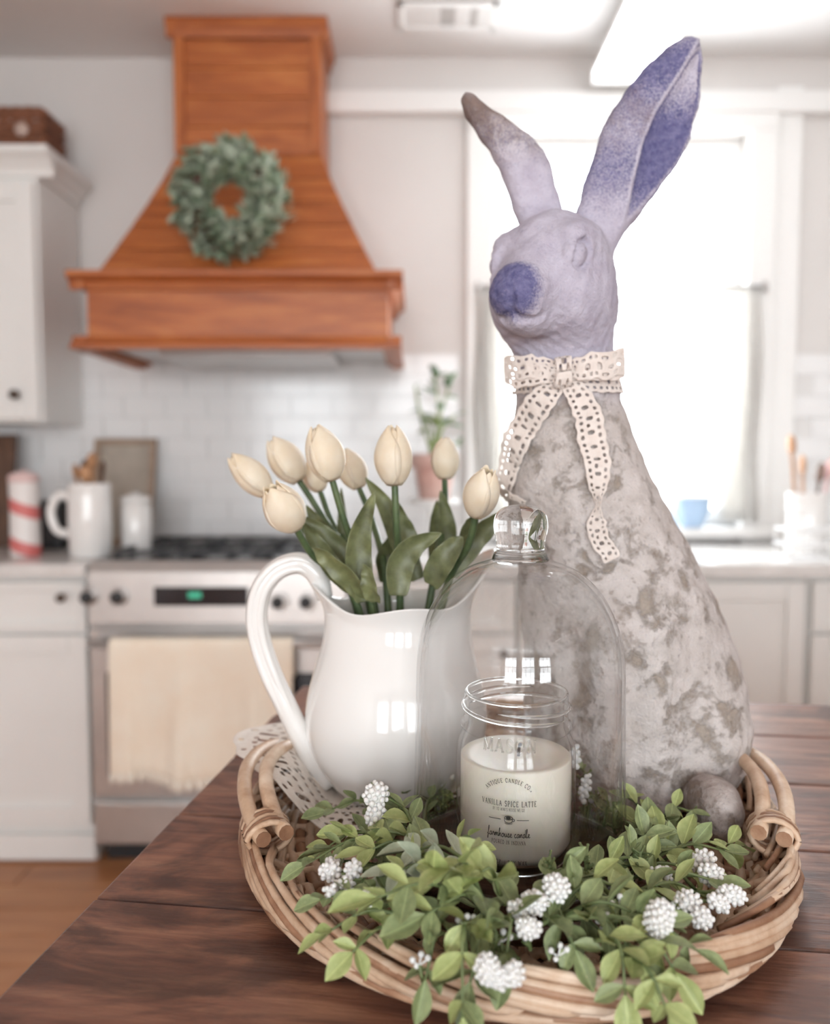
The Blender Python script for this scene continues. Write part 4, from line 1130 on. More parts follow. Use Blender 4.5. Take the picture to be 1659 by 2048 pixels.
# band round the neck
zb_ = kp.z; C = []; S = []; n = 90
for i in range(n + 1):
    a = 2 * PI * i / n - PI / 2
    i_ = lambda A, zz: float(np.interp(zz, bz, A))
    zz = zb_ - .004 + .002 * math.sin(a)
    cx_, dc = (i_(bxl, zz) + i_(bxr, zz)) / 2, i_(bdc, zz); hd_ = Vector((math.cos(a), math.sin(a), 0))
    ht = BV.ray_cast(Vector((cx_, dc, zz)) + hd_ * .2, -hd_); nn_ = ht[1]
    C.append(ht[0] + hd_ * .0018); S.append((Vector((0, 0, -1)) + nn_ * nn_.z).normalized())
lace('neck_band', C, S, [.020] * (n + 1), lr)
def drape(name, path, nn, wpx, offs=.004, twist=None):
    """strip laid over the statue along a photo path; widths in photo px"""
    P = spline([Vector((a, b, 0)) for a, b in path], nn); C = []; S = []; Wd = []
    for i, p in enumerate(P):
        t = P[min(i + 1, nn)] - P[max(i - 1, 0)]; t.normalize(); s2 = Vector((-t.y, t.x, 0))
        k = i / nn; w = np.interp(k, [q_[0] for q_ in wpx], [q_[1] for q_ in wpx])
        c, nr = on_rabbit(p.x, p.y, offs + .002 * math.sin(k * 9) ** 2)
        a = W(p.x + s2.x * 30, p.y + s2.y * 30, c.y) - W(p.x, p.y, c.y); a.normalize()
        a = (a - nr * a.dot(nr) * .8).normalized()
        if twist:
            tw = np.interp(k, [q_[0] for q_ in twist], [q_[1] for q_ in twist]); a = Matrix.Rotation(tw, 3, (W(p.x + t.x * 9, p.y + t.y * 9, c.y) - W(p.x, p.y, c.y)).normalized()) @ a
        C.append(c); S.append(a); Wd.append(w * c.y / F_PX)
    return lace(name, C, S, Wd, lr)
drape('tail', [(1116, 762), (1090, 800), (1062, 842), (1042, 888), (1028, 930), (1018, 975), (1012, 1012)], 46, [(0, 34), (.2, 58), (.5, 62), (.75, 46), (1, 40)], .005)
drape('tail', [(1136, 764), (1158, 800), (1172, 840), (1182, 885), (1190, 930), (1192, 975), (1194, 1010), (1190, 1045), (1203, 1085), (1222, 1122)], 60, [(0, 36), (.2, 58), (.45, 54), (.6, 30), (.68, 14), (.78, 40), (1, 36)], .005, [(0, 0), (.5, 0), (.66, 1.1), (.8, .2), (1, 0)])
def loop(path, nn, wpx, lift):
    P = spline([Vector((a, b, 0)) for a, b in path], nn); C = []; S = []; Wd = []
    for i, p in enumerate(P):
        k = i / nn; c, nr = on_rabbit(p.x, p.y, .005 + lift * math.sin(PI * k))
        C.append(c); S.append((0.05, 0, -1)); Wd.append(np.interp(k, [0, .25, .75, 1], wpx) * c.y / F_PX)
    return lace('loop', C, S, Wd, lr)
loop([(1120, 748), (1095, 736), (1068, 734), (1045, 742), (1058, 752), (1092, 756), (1120, 752)], 40, [22, 46, 46, 22], .012)
loop([(1128, 748), (1150, 738), (1180, 730), (1214, 728), (1200, 738), (1165, 742), (1130, 750)], 40, [24, 52, 52, 24], .012)
# knot
C = []; S = []
for i in range(13):
    a = 2 * PI * i / 12; C.append(kp + Vector((0, -.006, 0)) + Vector((0, -.008 * math.cos(a), .013 * math.sin(a)))); S.append((1, .1, .15))
lace('knot', C, S, [.013] * 13, lr, 6)

# ================================================================ white pitcher
PY = .722; pc = Vector((W(792, 1400, PY).x, PY, TF + .006))
ph = zat(1196, PY) - pc.z
prof = smoothprof([(.050, 0), (.053, .002), (.060, .010), (.074, .035), (.0800, .062), (.0785, .088), (.0715, .116), (.0635, .140), (.0590, .158), (.0585, .170), (.0615, .182)], 40)
zsc = ph / .182
NA = 72
def rimshape(a):
    """extra height and outward lip at angle a (0 = spout, to the side opposite the handle)"""
    s = math.exp(-(min(abs(a), 2 * PI - abs(a)) / .62) ** 2)
    h_ = math.exp(-((abs(a) - PI) / .40) ** 2)
    lob = .0035 * math.cos(4 * a)
    return .040 * s + .014 * h_ - .004 + lob, .026 * s + .010 * h_ + .002 * math.cos(4 * a)
SP = math.radians(12)                                   # spout turned slightly away
V = []; F = []
rows = []
for k, (r, z) in enumerate(prof): rows.append((r, z * zsc, max(0, (k / 40 - .55) / .45), 0))
rows += [(prof[-1][0] + .0012, .182 * zsc + .0022, 1, 1), (prof[-1][0] - .0012, .182 * zsc + .0022, 1, 1)]
for k in range(40, 3, -2): r, z = prof[k]; rows.append((r - .0042, z * zsc, max(0, (k / 40 - .55) / .45), 2))
for (r, z, w, _) in rows:
    for i in range(NA):
        a = 2 * PI * i / NA; aa = (a + PI) % (2 * PI) - PI; dz, dr = rimshape(aa)
        rr = r + dr * w ** 2; V.append(pc + Vector((rr * math.cos(a + SP), rr * math.sin(a + SP), z + dz * w ** 1.5)))
for j in range(len(rows) - 1):
    for i in range(NA): F.append((j * NA + i, j * NA + (i + 1) % NA, (j + 1) * NA + (i + 1) % NA, (j + 1) * NA + i))
F.append(tuple(range(NA - 1, -1, -1))); F.append(tuple((len(rows) - 1) * NA + i for i in range(NA)))
pit = thing('ceramic_pitcher', 'glossy white ceramic pitcher holding cream tulips', 'pitcher', pc)
mk('body', V, F, CERAMIC, pit, sub=1)
HPX = [(662, 1566, 0), (630, 1520, .0), (598, 1464, .0), (570, 1408, 0), (543, 1350, 0), (522, 1290, 0), (513, 1232, 0), (524, 1176, 0), (556, 1138, 0), (596, 1126, 0), (626, 1140, 0), (640, 1164, 0), (650, 1196, 0)]
HP = [W(a, b, PY - .008) for a, b, _ in HPX]
PP = spline(HP, 60); R = [.0095 + .003 * max(0, 1 - i / 12) - .0025 * max(0, (i - 52) / 8) for i in range(61)]
G().tube(PP, R, 14, True, (1.0, 1.0), up=(0, 1, 0)).mk('handle', CERAMIC, pit)
# moulded ribs along the handle
for s in (-1, 1):
    Q = [p + Vector((0, -.0066, 0)) for p in PP[12:52]]
    P_, T_, N_, B_ = frames(Q, up=(0, 1, 0)); G().tube([p + b * .0042 * s for p, b in zip(P_, B_)], [.0036 * min(1, i_k / 8, (39 - i_k) / 8) ** .5 + .0001 for i_k in range(40)], 8).mk('handle_rib', CERAMIC, pit)

# ================================================================ tulips in the pitcher
PETAL = mat('cream_petal', (.80, .66, .48, 1), .5, sss=.25); q = N(PETAL); v = q.coord('UV') if False else q.coord('Object')
f = q.noise(v, 60, 4); q.col(q.mix(q.ramp(f, [(.3, 0), (.7, 1)]), (.84, .72, .55, 1), (.78, .62, .43, 1)))
STEMM = noisy('tulip_stem', (.05, .085, .035, 1), (.09, .13, .05, 1), 80, .45)
TLEAF = mat('tulip_leaf', (.10, .14, .06, 1), .42); q = N(TLEAF); v = q.coord('Object', (1, 1, 1))
f = q.noise(v, 55, 6, .65); c = q.ramp(f, [(.32, (.075, .085, .036, 1)), (.52, (.15, .165, .070, 1)), (.72, (.25, .27, .125, 1))])
q.col(q.mix(q.math('MULTIPLY', q.orand(), .35), c, (.07, .085, .045, 1))); q.bump(q.noise(v, 300, 3), .2, .001)
def petal(L, Rm, tw, inner, openn):
    """one petal on the egg-shaped flower (axis +z, base at 0)"""
    V = []; F = []; nu, nv = 10, 14
    for j in range(nv + 1):
        t = j / nv
        rr = Rm * (math.sin(PI * min(1, (t * .90 + .06))) ** .62) * (1 - .18 * t)
        rr = max(rr, Rm * (.13 + openn * (t > .8) * 2)); rr *= (.90 if inner else 1.0)
        wid = 1.22 * (1 - max(0, (t - .55) / .45) ** 2.4 * .62) * (.55 + .45 * min(1, t / .18))
        for i in range(nu + 1):
            u = i / nu * 2 - 1; a = tw + u * wid
            edge = 1 + .05 * u * u * (1 if not inner else .3)
            V.append((rr * edge * math.cos(a), rr * edge * math.sin(a), L * t - L * .07 * u * u * t ** 3))
    for j in range(nv):
        for i in range(nu): a = j * (nu + 1) + i; F.append((a, a + 1, a + nu + 2, a + nu + 1))
    return V, F
MOUTH = Vector((pc.x, PY, pc.z + ph))
TUL = [  # tip px, base px, depth, width px, stem foot px at the rim, lean toward viewer, label
    ((462, 912), (538, 988), .745, 64, (700, 1185), 0, 'cream tulip lying furthest out over the pitcher handle'),
    ((541, 972), (592, 1056), .675, 86, (712, 1190), .35, 'cream tulip just above the pitcher handle with open tip'),
    ((543, 878), (598, 962), .775, 72, (728, 1185), 0, 'cream tulip leaning out behind the handle-side blooms'),
    ((632, 853), (664, 960), .690, 80, (742, 1195), .12, 'tall cream tulip with a loose petal edge above the pitcher'),
    ((616, 922), (640, 982), .800, 52, (735, 1170), 0, 'small cream tulip mostly hidden behind the tall bloom'),
    ((688, 900), (718, 976), .785, 62, (770, 1170), 0, 'cream tulip half hidden behind the tall bloom with loose petal'),
    ((784, 853), (789, 970), .690, 80, (800, 1185), .08, 'cream tulip standing most upright over the middle of the pitcher'),
    ((890, 876), (889, 958), .800, 60, (868, 1165), 0, 'small cream tulip in front of the terracotta pot'),
    ((976, 938), (951, 1032), .655, 74, (890, 1170), .30, 'cream tulip beside the rabbit statue lace tail'),
]
LEAVES = {0: [([(702, 1180), (668, 1140), (630, 1085), (606, 1042)], 42, .70, .5)],
          1: [([(735, 1200), (700, 1160), (655, 1120), (624, 1094)], 46, .672, -.6), ([(720, 1185), (690, 1120), (650, 1070), (600, 1030)], 44, .715, .4)],
          2: [([(725, 1180), (660, 1080), (630, 1040), (612, 1010)], 30, .76, .2)],
          3: [([(728, 1205), (716, 1130), (722, 1060), (750, 982)], 54, .672, .25), ([(752, 1205), (740, 1180), (735, 1150), (726, 1128)], 34, .665, -.5)],
          4: [([(735, 1170), (690, 1080), (684, 1030), (682, 975)], 22, .79, .2)],
          5: [([(835, 1160), (800, 1080), (772, 1015), (730, 955)], 46, .735, .3)],
          6: [([(795, 1192), (800, 1130), (830, 1090), (884, 1066)], 56, .668, .2), ([(770, 1165), (768, 1120), (778, 1090), (790, 1060)], 40, .75, .5), ([(825, 1130), (815, 1080), (800, 1040), (792, 1000)], 42, .715, .4)],
          7: [([(880, 1150), (890, 1090), (892, 1040), (880, 980)], 42, .78, .2), ([(866, 1130), (868, 1080), (872, 1030), (874, 1000)], 26, .80, .2)],
          8: [([(862, 1172), (880, 1130), (905, 1095), (925, 1072)], 52, .668, -.4), ([(900, 1150), (940, 1090), (978, 1050), (1010, 1022)], 46, .69, .3), ([(915, 1110), (935, 1060), (945, 1040), (952, 1020)], 30, .70, .4)]}
def tleaf(path, wpx, D, roll):
    n = 20; P2 = spline([Vector((a, b, 0)) for a, b in path], n); C = []; V = []; F = []
    for i, p in enumerate(P2): C.append(W(p.x, p.y, D + .012 * math.sin(i / n * PI) * roll - .004 * i / n))
    P_, T_, N_, B_ = frames(C, up=(0, -1, 0)); nu = 6
    for i in range(n + 1):
        t = i / n; w = wpx * D / F_PX * .5 * (math.sin(PI * min(1, .16 + .84 * t ** .85)) ** .75 if t < 1 else 0) + .0003
        s = Matrix.Rotation(roll * (1 - .6 * t), 3, T_[i]) @ B_[i]; nn = s.cross(T_[i])
        for j in range(nu + 1):
            u = j / nu * 2 - 1
            V.append(P_[i] + s * u * w + nn * (w * .42 * (u * u - .3) + .0012 * math.sin(t * 21 + u * 2) * abs(u)))
    for i in range(n):
        for j in range(nu): a = i * (nu + 1) + j; F.append((a, a + 1, a + nu + 2, a + nu + 1))
    return V, F
for i, (tip, bas, D, w, foot, leanv, lab) in enumerate(TUL):
    b = W(bas[0], bas[1], D); tp = W(tip[0], tip[1], D - leanv * .05); ax = tp - b; L = ax.length * 1.02
    ft = W(foot[0], foot[1], PY); off = Vector((ft.x - MOUTH.x, (D - PY) * .35, 0)); 
    rim = Vector((ft.x, PY + off.y, ft.z)); low = Vector((lerp(MOUTH.x, ft.x, .4), PY + off.y * .4, pc.z + .06))
    t = thing('tulip', lab, 'tulip', low, group='cream tulips in the white pitcher')
    ctrl = [low, rim, b - ax.normalized() * (rim - b).length * .35, b + ax.normalized() * .002]
    G().tube(spline(ctrl, 24), [.0036 - .0008 * k / 24 for k in range(25)], 8).mk('stem', STEMM, t)
    M = Matrix.Translation(b) @ ax.normalized().to_track_quat('Z', 'Y').to_matrix().to_4x4()
    Rm = w * D / F_PX / 2; t0 = -PI / 2 + [.3, .9, .2, -.5, 0, .4, -.35, .6, .8][i]
    bl = None
    for k in range(6):
        V, F = petal(L * (1 if k < 3 else .96), Rm, t0 + k * 2 * PI / 3 + (PI / 3 if k >= 3 else 0), k >= 3, .12 if leanv > .2 else .0)
        mk('petal', [M @ Vector(v_) for v_ in V], F, PETAL, t, solid=.0009)
    for (path, wpx, LD, roll) in LEAVES.get(i, []):
        V, F = tleaf(path, wpx, LD, roll); mk('leaf', V, F, TLEAF, t, solid=.0008, sub=1)
# ================================================================ crocheted doily under the pitcher
DOI = noisy('crochet_cotton', (.80, .74, .68, 1), (.72, .64, .57, 1), 90, .95, .4, 500, sheen=.2)
dc_ = Vector((pc.x - .038, PY + .002, 0)); nr, na = 22, 112; RD = .094
def drape_z(x, y):
    ex = math.hypot((x - TX) / A_B, (y - TY) / B_B)
    r_el = math.hypot((x - TX) / A_R, (y - TY) / B_R)
    up = max(0, min(1, (ex - .78) / .26)); s = up * up * (3 - 2 * up)
    z = TF + .0035 + (RZ + .020 - TF) * s
    return z
V = []; F = []
for i in range(nr + 1):
    s = i / nr
    for k in range(na):
        a = 2 * PI * k / na; sc = 1 + (.045 * abs(math.sin(a * 7)) if i > nr - 3 else 0)
        stretch = 1 + .16 * math.exp(-((a - PI * .93) / .35) ** 2)
        r = RD * (s if s > 0 else .001) * sc * stretch; x, y = dc_.x + r * math.cos(a), dc_.y + r * math.sin(a)
        lift = drape_z(x, y) + .004 * math.sin(a * 7 + 1) * max(0, s - .6)
        V.append((x, y, max(lift, TF + .0025)))
for i in range(1, nr):
    for k in range(na):
        hole = False
        if 8 <= i < nr - 1:
            if i in (9, 12, 15, 18): hole = k % 2 == 0
            elif i in (10, 13): hole = k % 8 == 3
            elif i in (16, 17): hole = k % 8 in (2, 5)
            elif i == 20: hole = k % 4 == 1
        if hole: continue
        a = i * na; F.append((a + k, a + (k + 1) % na, a + na + (k + 1) % na, a + na + k))
F.append(tuple(na + k for k in range(na - 1, -1, -1)))
mk('crochet_doily', V, F, DOI, None, solid=.0016, sub=1, label='round cream crochet doily under the white pitcher, draped over the tray rim', cat='doily')

# ================================================================ riser, candle jar and glass cloche
JX, JY = W(1030, 1600, .583).x, .583
z0 = TF + .002; RH = .010
RISER = wood('dark_riser_wood', (.02, .01, .006, 1), (.05, .024, .014, 1), (.09, .045, .026, 1), 'X', 3, .9, .1)
RISER.node_tree.nodes['Principled BSDF'].inputs['Specular IOR Level'].default_value = .15
CXc = W(1037, 1500, .588).x; CYc = .588
G().lathe([(0, 0), (.080, 0), (.083, .002), (.083, RH - .002), (.081, RH), (0, RH)], (CXc, CYc, z0), 56).mk('wooden_riser', RISER, label='low round dark wooden riser under the glass cloche', cat='riser')
ZB = z0 + RH + .0005
# jar
JZ1 = zat(1380, JY); JH = JZ1 - ZB
t = thing('candle_jar', 'clear glass mason jar candle with cream wax and black lettering', 'candle', (JX, JY, ZB))
JS = 1.073; R0 = .0396
op = [(.0300, 0), (.0345, .0012), (.0385, .006), (R0, .013), (R0, JH - .046), (.0392, JH - .040), (.0375, JH - .034), (.0352, JH - .0285), (.0348, JH - .0265)]
rimp = [(.0366, JH - .0255), (.0372, JH - .0238), (.0364, JH - .0222), (.0344, JH - .0212), (.0343, JH - .0165), (.0343, JH - .0095), (.0343, JH - .004), (.0346, JH - .0022), (.0338, JH), (.0322, JH - .0006)]
inn = [(.0316, JH - .003), (.0314, JH - .024), (.0330, JH - .030), (.0362, JH - .038), (.0372, JH - .048), (.0372, .014), (.034, .007), (0, .006)]
sj = lambda L: [(r * JS, z) for r, z in L]
G().lathe(sj([(0, .0015)] + op + rimp + inn), (JX, JY, ZB), 72).mk('glass_body', TGLASS, t)
# screw threads
for k in range(2):
    P = []
    for i in range(41):
        a = k * PI + 1.1 + i / 40 * 4.6; P.append((JX + .0352 * JS * math.cos(a), JY + .0352 * JS * math.sin(a), ZB + JH - .0070 - .0085 * i / 40))
    G().tube(P, [.0002 + .0013 * min(1, min(i, 40 - i) / 5) for i in range(41)], 8).mk('screw_thread', KGLASS, t)
G().tube([(JX + .0331 * JS * math.cos(a * PI / 24), JY + .0331 * JS * math.sin(a * PI / 24), ZB + JH - .001) for a in range(49)], .0013, 8, False).mk('lip', KGLASS, t)
# wax and wick
WAX = mat('cream_wax', (.83, .79, .69, 1), .45, sss=.4)
WT = zat(1548, JY - .037) - ZB
R0 *= JS
G().lathe(sj([(0, .0075), (.033, .008), (.0366, .0145), (.0368, WT), (.0358, WT + .0012), (.030, WT - .0002), (.010, WT - .001), (0, WT - .001)]), (JX, JY, ZB), 64).mk('wax', WAX, t)
WICKM = mat('burnt_wick', (.03, .022, .02, 1), .8)
G().tube(spline([(JX + .002, JY, ZB + WT - .003), (JX + .0022, JY - .0006, ZB + WT + .004), (JX + .0030, JY - .0020, ZB + WT + .0085)], 8), [.0011] * 7 + [.0014, .0013], 8).mk('wick', WICKM, t)
# printed lettering: serif capitals and script drawn as strokes
def arc(cx, cy, rx, ry, a0, a1, n=10):
    return [(cx + rx * math.cos(math.radians(lerp(a0, a1, i / n))), cy + ry * math.sin(math.radians(lerp(a0, a1, i / n)))) for i in range(n + 1)]
K, H_, S_ = .13, .055, .05
def ser(x, y, w=.16): return (S_, [(x - w, y), (x + w, y)])
CAPS = {
 'A': (.80, [(H_, [(.06, 0), (.38, 1)]), (K, [(.38, .98), (.70, 0)]), (H_, [(.18, .36), (.58, .36)]), ser(.06, 0, .11), ser(.70, 0, .12)]),
 'B': (.72, [(K, [(.16, 0), (.16, 1)]), (H_, [(.06, 1), (.38, 1)]), (.09, arc(.38, .76, .20, .24, 90, -90)), (.09, arc(.38, .26, .24, .26, 90, -90)), (H_, [(.06, 0), (.38, 0)]), (H_, [(.16, .52), (.38, .52)])]),
 'C': (.80, [(.10, arc(.44, .5, .38, .5, 42, 318, 16)), (S_, [(.72, .98), (.72, .70)])]),
 'D': (.84, [(K, [(.16, 0), (.16, 1)]), (H_, [(.05, 1), (.36, 1)]), (H_, [(.05, 0), (.36, 0)]), (.10, arc(.36, .5, .38, .5, 90, -90, 14))]),
 'E': (.68, [(K, [(.16, 0), (.16, 1)]), (H_, [(.05, 1), (.60, 1), (.60, .82)]), (H_, [(.16, .52), (.46, .52)]), (H_, [(.05, 0), (.62, 0), (.62, .2)])]),
 'G': (.84, [(.10, arc(.44, .5, .38, .5, 42, 350, 16)), (K, [(.74, .42), (.74, .06)]), ser(.70, .44, .12)]),
 'H': (.86, [(K, [(.16, 0), (.16, 1)]), (K, [(.70, 0), (.70, 1)]), (H_, [(.16, .52), (.70, .52)]), ser(.16, 0, .11), ser(.16, 1, .11), ser(.70, 0, .11), ser(.70, 1, .11)]),
 'I': (.36, [(K, [(.18, 0), (.18, 1)]), ser(.18, 0, .13), ser(.18, 1, .13)]),
 'L': (.66, [(K, [(.16, 0), (.16, 1)]), ser(.16, 1, .12), (H_, [(.05, 0), (.62, 0), (.62, .24)])]),
 'M': (1.0, [(H_, [(.14, 0), (.14, 1)]), (K, [(.14, 1), (.50, .08)]), (H_, [(.50, .08), (.84, 1)]), (K, [(.86, 1), (.86, 0)]), ser(.14, 0, .11), ser(.86, 0, .11)]),
 'N': (.86, [(H_, [(.14, 0), (.14, 1)]), (K, [(.14, 1), (.72, 0)]), (H_, [(.72, 0), (.72, 1)]), ser(.14, 0, .11), ser(.72, 1, .11)]),
 'O': (.88, [(.10, arc(.44, .5, .37, .5, 0, 360, 22))]),
 'P': (.68, [(K, [(.16, 0), (.16, 1)]), (H_, [(.05, 1), (.36, 1)]), (.10, arc(.36, .74, .24, .26, 90, -90)), (H_, [(.16, .48), (.36, .48)]), ser(.16, 0, .13)]),
 'Q': (.88, [(.10, arc(.44, .5, .37, .5, 0, 360, 22)), (.09, [(.46, .12), (.80, -.16)])]),
 'R': (.78, [(K, [(.16, 0), (.16, 1)]), (H_, [(.05, 1), (.36, 1)]), (.10, arc(.36, .75, .23, .25, 90, -90)), (H_, [(.16, .5), (.36, .5)]), (K, [(.36, .5), (.72, 0)]), ser(.16, 0, .12)]),
 'S': (.64, [(.11, [(.54, .80)] + arc(.32, .75, .22, .25, 20, 200, 10) + [(.32, .5)] + arc(.32, .25, .24, .25, 70, -160, 12))]),
 'T': (.72, [(K, [(.36, 0), (.36, 1)]), (H_, [(.04, .80), (.04, 1), (.68, 1), (.68, .80)]), ser(.36, 0, .13)]),
 'U': (.84, [(K, [(.16, 1), (.16, .32)]), (.09, arc(.43, .30, .27, .30, 180, 360)), (H_, [(.70, .3), (.70, 1)]), ser(.16, 1, .12), ser(.70, 1, .11)]),
 'V': (.80, [(K, [(.08, 1), (.42, 0)]), (H_, [(.42, 0), (.74, 1)]), ser(.08, 1, .12), ser(.74, 1, .10)]),
 'W': (1.12, [(K, [(.08, 1), (.36, 0)]), (H_, [(.36, 0), (.58, .9)]), (K, [(.58, .9), (.82, 0)]), (H_, [(.82, 0), (1.06, 1)]), ser(.08, 1, .11), ser(1.06, 1, .10)]),
 'X': (.80, [(K, [(.10, 1), (.70, 0)]), (H_, [(.10, 0), (.68, 1)]), ser(.10, 1, .11), ser(.70, 0, .11), ser(.10, 0, .1), ser(.68, 1, .1)]),
 'Y': (.76, [(K, [(.06, 1), (.38, .46)]), (H_, [(.38, .46), (.70, 1)]), (K, [(.38, .46), (.38, 0)]), ser(.06, 1, .11), ser(.70, 1, .1), ser(.38, 0, .12)]),
 'Z': (.68, [(H_, [(.08, .8), (.08, 1), (.60, 1)]), (K, [(.60, 1), (.06, 0)]), (H_, [(.06, 0), (.62, 0), (.62, .2)])]),
 '1': (.44, [(K, [(.24, 0), (.24, 1)]), (H_, [(.24, 1), (.06, .82)]), ser(.24, 0, .14)]),
 '6': (.62, [(.10, [(.52, .92), (.30, .84), (.14, .58), (.10, .30)]), (.10, arc(.32, .28, .22, .28, 0, 360, 16))]),
 '.': (.30, [(.14, [(.08, .06), (.20, .06)])]), "'": (.24, [(.09, [(.12, 1), (.10, .76)])]), '|': (.4, [(.06, [(.2, -.05), (.2, 1.05)])]), ' ': (.42, []),
 '*': (.34, [(.09, arc(.16, .16, .11, .11, 0, 360, 10)), (.08, [(.1, .16), (.22, .16)])]),
}
SCRIPT = {
 'f': (.40, [[(-.02, .05), (.14, .3), (.34, .95), (.30, 1.12), (.20, .95), (.16, .3), (.10, -.42), (.02, -.38), (.12, -.05), (.40, .10)]]),
 'a': (.52, [[(.40, .38), (.24, .46), (.06, .28), (.10, .04), (.24, .04), (.40, .34), (.42, .44), (.40, .10), (.52, .06)]]),
 'r': (.40, [[(0, .06), (.14, .44), (.18, .50), (.20, .38), (.32, .40), (.30, .12), (.40, .06)]]),
 'm': (.72, [[(0, .06), (.10, .44), (.10, .04), (.20, .40), (.30, .44), (.32, .06), (.42, .40), (.52, .44), (.56, .10), (.72, .06)]]),
 'h': (.52, [[(0, .06), (.20, .85), (.24, 1.05), (.14, .95), (.10, .04), (.22, .38), (.34, .42), (.38, .10), (.52, .06)]]),
 'o': (.48, [[(.28, .46), (.08, .34), (.08, .06), (.26, .02), (.38, .22), (.32, .44), (.26, .40), (.48, .34)]]),
 'u': (.54, [[(0, .10), (.10, .46), (.10, .08), (.22, .03), (.38, .30), (.40, .46), (.40, .08), (.54, .06)]]),
 's': (.40, [[(0, .06), (.20, .50), (.28, .20), (.22, .02), (.08, .06), (.40, .06)]]),
 'e': (.42, [[(0, .10), (.24, .26), (.26, .44), (.14, .42), (.08, .14), (.20, .02), (.42, .10)]]),
 'c': (.42, [[(.30, .40), (.18, .46), (.06, .26), (.10, .05), (.24, .02), (.42, .10)]]),
 'n': (.50, [[(0, .06), (.10, .44), (.10, .04), (.22, .40), (.34, .42), (.36, .10), (.50, .06)]]),
 'd': (.52, [[(.38, .40), (.22, .46), (.06, .26), (.10, .04), (.26, .06), (.42, .50), (.48, 1.05), (.42, .40), (.42, .08), (.52, .06)]]),
 'l': (.34, [[(0, .08), (.20, .70), (.24, 1.05), (.14, 1.0), (.10, .20), (.18, .02), (.34, .10)]]),
 ' ': (.34, []),
}
INK = mat('black_print', (.03, .028, .028, 1), .6)
def ribbon2(pts, w):
    V = []; F = []; n = len(pts)
    for i in range(n):
        a, b = pts[max(i - 1, 0)], pts[min(i + 1, n - 1)]; dx, dy = b[0] - a[0], b[1] - a[1]; L = math.hypot(dx, dy) or 1
        V += [(pts[i][0] - dy / L * w / 2, pts[i][1] + dx / L * w / 2), (pts[i][0] + dy / L * w / 2, pts[i][1] - dx / L * w / 2)]
    for i in range(n - 1): F.append((2 * i, 2 * i + 1, 2 * i + 3, 2 * i + 2))
    return V, F
a_c = math.asin(max(-1, min(1, (W(1017, 1600, JY - R0).x - JX) / R0)))      # print centre, angle from the side facing the viewer
def wrap(s, h, R=R0 + .00035):
    a = -PI / 2 + a_c + s / R; return Vector((JX + R * math.cos(a), JY + R * math.sin(a), h))
def fine(pts, step=.12):
    out = [pts[0]]
    for a, b in zip(pts[:-1], pts[1:]):
        n = max(1, int(math.hypot(b[0] - a[0], b[1] - a[1]) / step))
        out += [(lerp(a[0], b[0], k / n), lerp(a[1], b[1], k / n)) for k in range(1, n + 1)]
    return out
def strokes(text, font, track):
    x = 0; out = []
    for ch in text:
        adv, st = font[ch]
        for s_ in st:
            if font is SCRIPT: P = [(v_.x + x, v_.y) for v_ in spline([Vector((a, b, 0)) for a, b in s_], len(s_) * 4)]; out.append((.075, P))
            else: out.append((s_[0], fine([(a + x, b) for a, b in s_[1]])))
        x += adv + track
    return out, x - track
def print_line(text, width, z, font=CAPS, track=.16, curve=None, height=None):
    st, tot = strokes(text, font, track); k = width / tot; ky = height if height else k; g = G()
    for (w, P) in st:
        V2, F2 = ribbon2(P, max(w * 1.35, .085)); V = []
        for (a, b) in V2:
            s, h = (a - tot / 2) * k, b * ky
            if curve:
                th = s / curve; s, h = (curve + h) * math.sin(th), (curve + h) * math.cos(th) - curve
            V.append(wrap(s, z + h))
        g.add(V, F2)
    return g.mk('lettering', INK, t, smooth=False)
zj = lambda py: zat(py, JY - R0)
pxm = lambda n: n * (JY - R0) / F_PX
print_line('ANTIQUE CANDLE CO.*', pxm(102), zj(1566), track=.26, curve=.0205, height=pxm(8.5))
print_line('VANILLA SPICE LATTE', pxm(116), zj(1614), track=.24, height=pxm(11))
print_line("BY TO MIMI'S HOUSE WE GO", pxm(66), zj(1623.5), track=.25, height=pxm(6))
print_line('farmhouse candle', pxm(90), zj(1676), SCRIPT, .0, height=pxm(17))
print_line('POURED IN INDIANA', pxm(71), zj(1690), track=.25, height=pxm(8))
print_line('16 OZ. | SOY WAX', pxm(78), zj(1731), track=.22, height=pxm(9))
g = G()
for (a, b) in ((-42, -16), (17, 42)):
    V2, F2 = ribbon2(fine([(pxm(a), 0), (pxm(b), 0)], pxm(3)), pxm(1.4)); g.add([wrap(s, zj(1641) + h) for s, h in V2], F2)
for w, P in ((1.6, arc(0, 3, 8, 4, 0, 360, 20)), (3, arc(0, 3, 4, 1.6, 0, 360, 14)), (1.6, [(-8, 3), (-8, -3)] + arc(0, -3, 8, 5, 180, 360, 10) + [(8, 3)]), (1.4, arc(9, -1, 3.4, 3, 90, -90, 8)), (1.2, arc(0, -7, 8, 3.2, 190, 350, 10))):
    V2, F2 = ribbon2([(pxm(a), pxm(b)) for a, b in P], pxm(w)); g.add([wrap(s, zj(1640) + h) for s, h in V2], F2)
g.mk('cup_emblem', INK, t, smooth=False)
# raised glass lettering
MS, tot = strokes('MASON', CAPS, .18); k = pxm(112) / tot; g = G()
for (w, P) in MS:
    P3 = [wrap((a - tot / 2) * k, zj(1507) + b * pxm(27), R0 - .0002) for a, b in P]
    g.tube(P3, .0007, 6)
g.mk('raised_lettering', glass_mat('raised_glass', (.93, .93, .92, 1), 1.9), t)

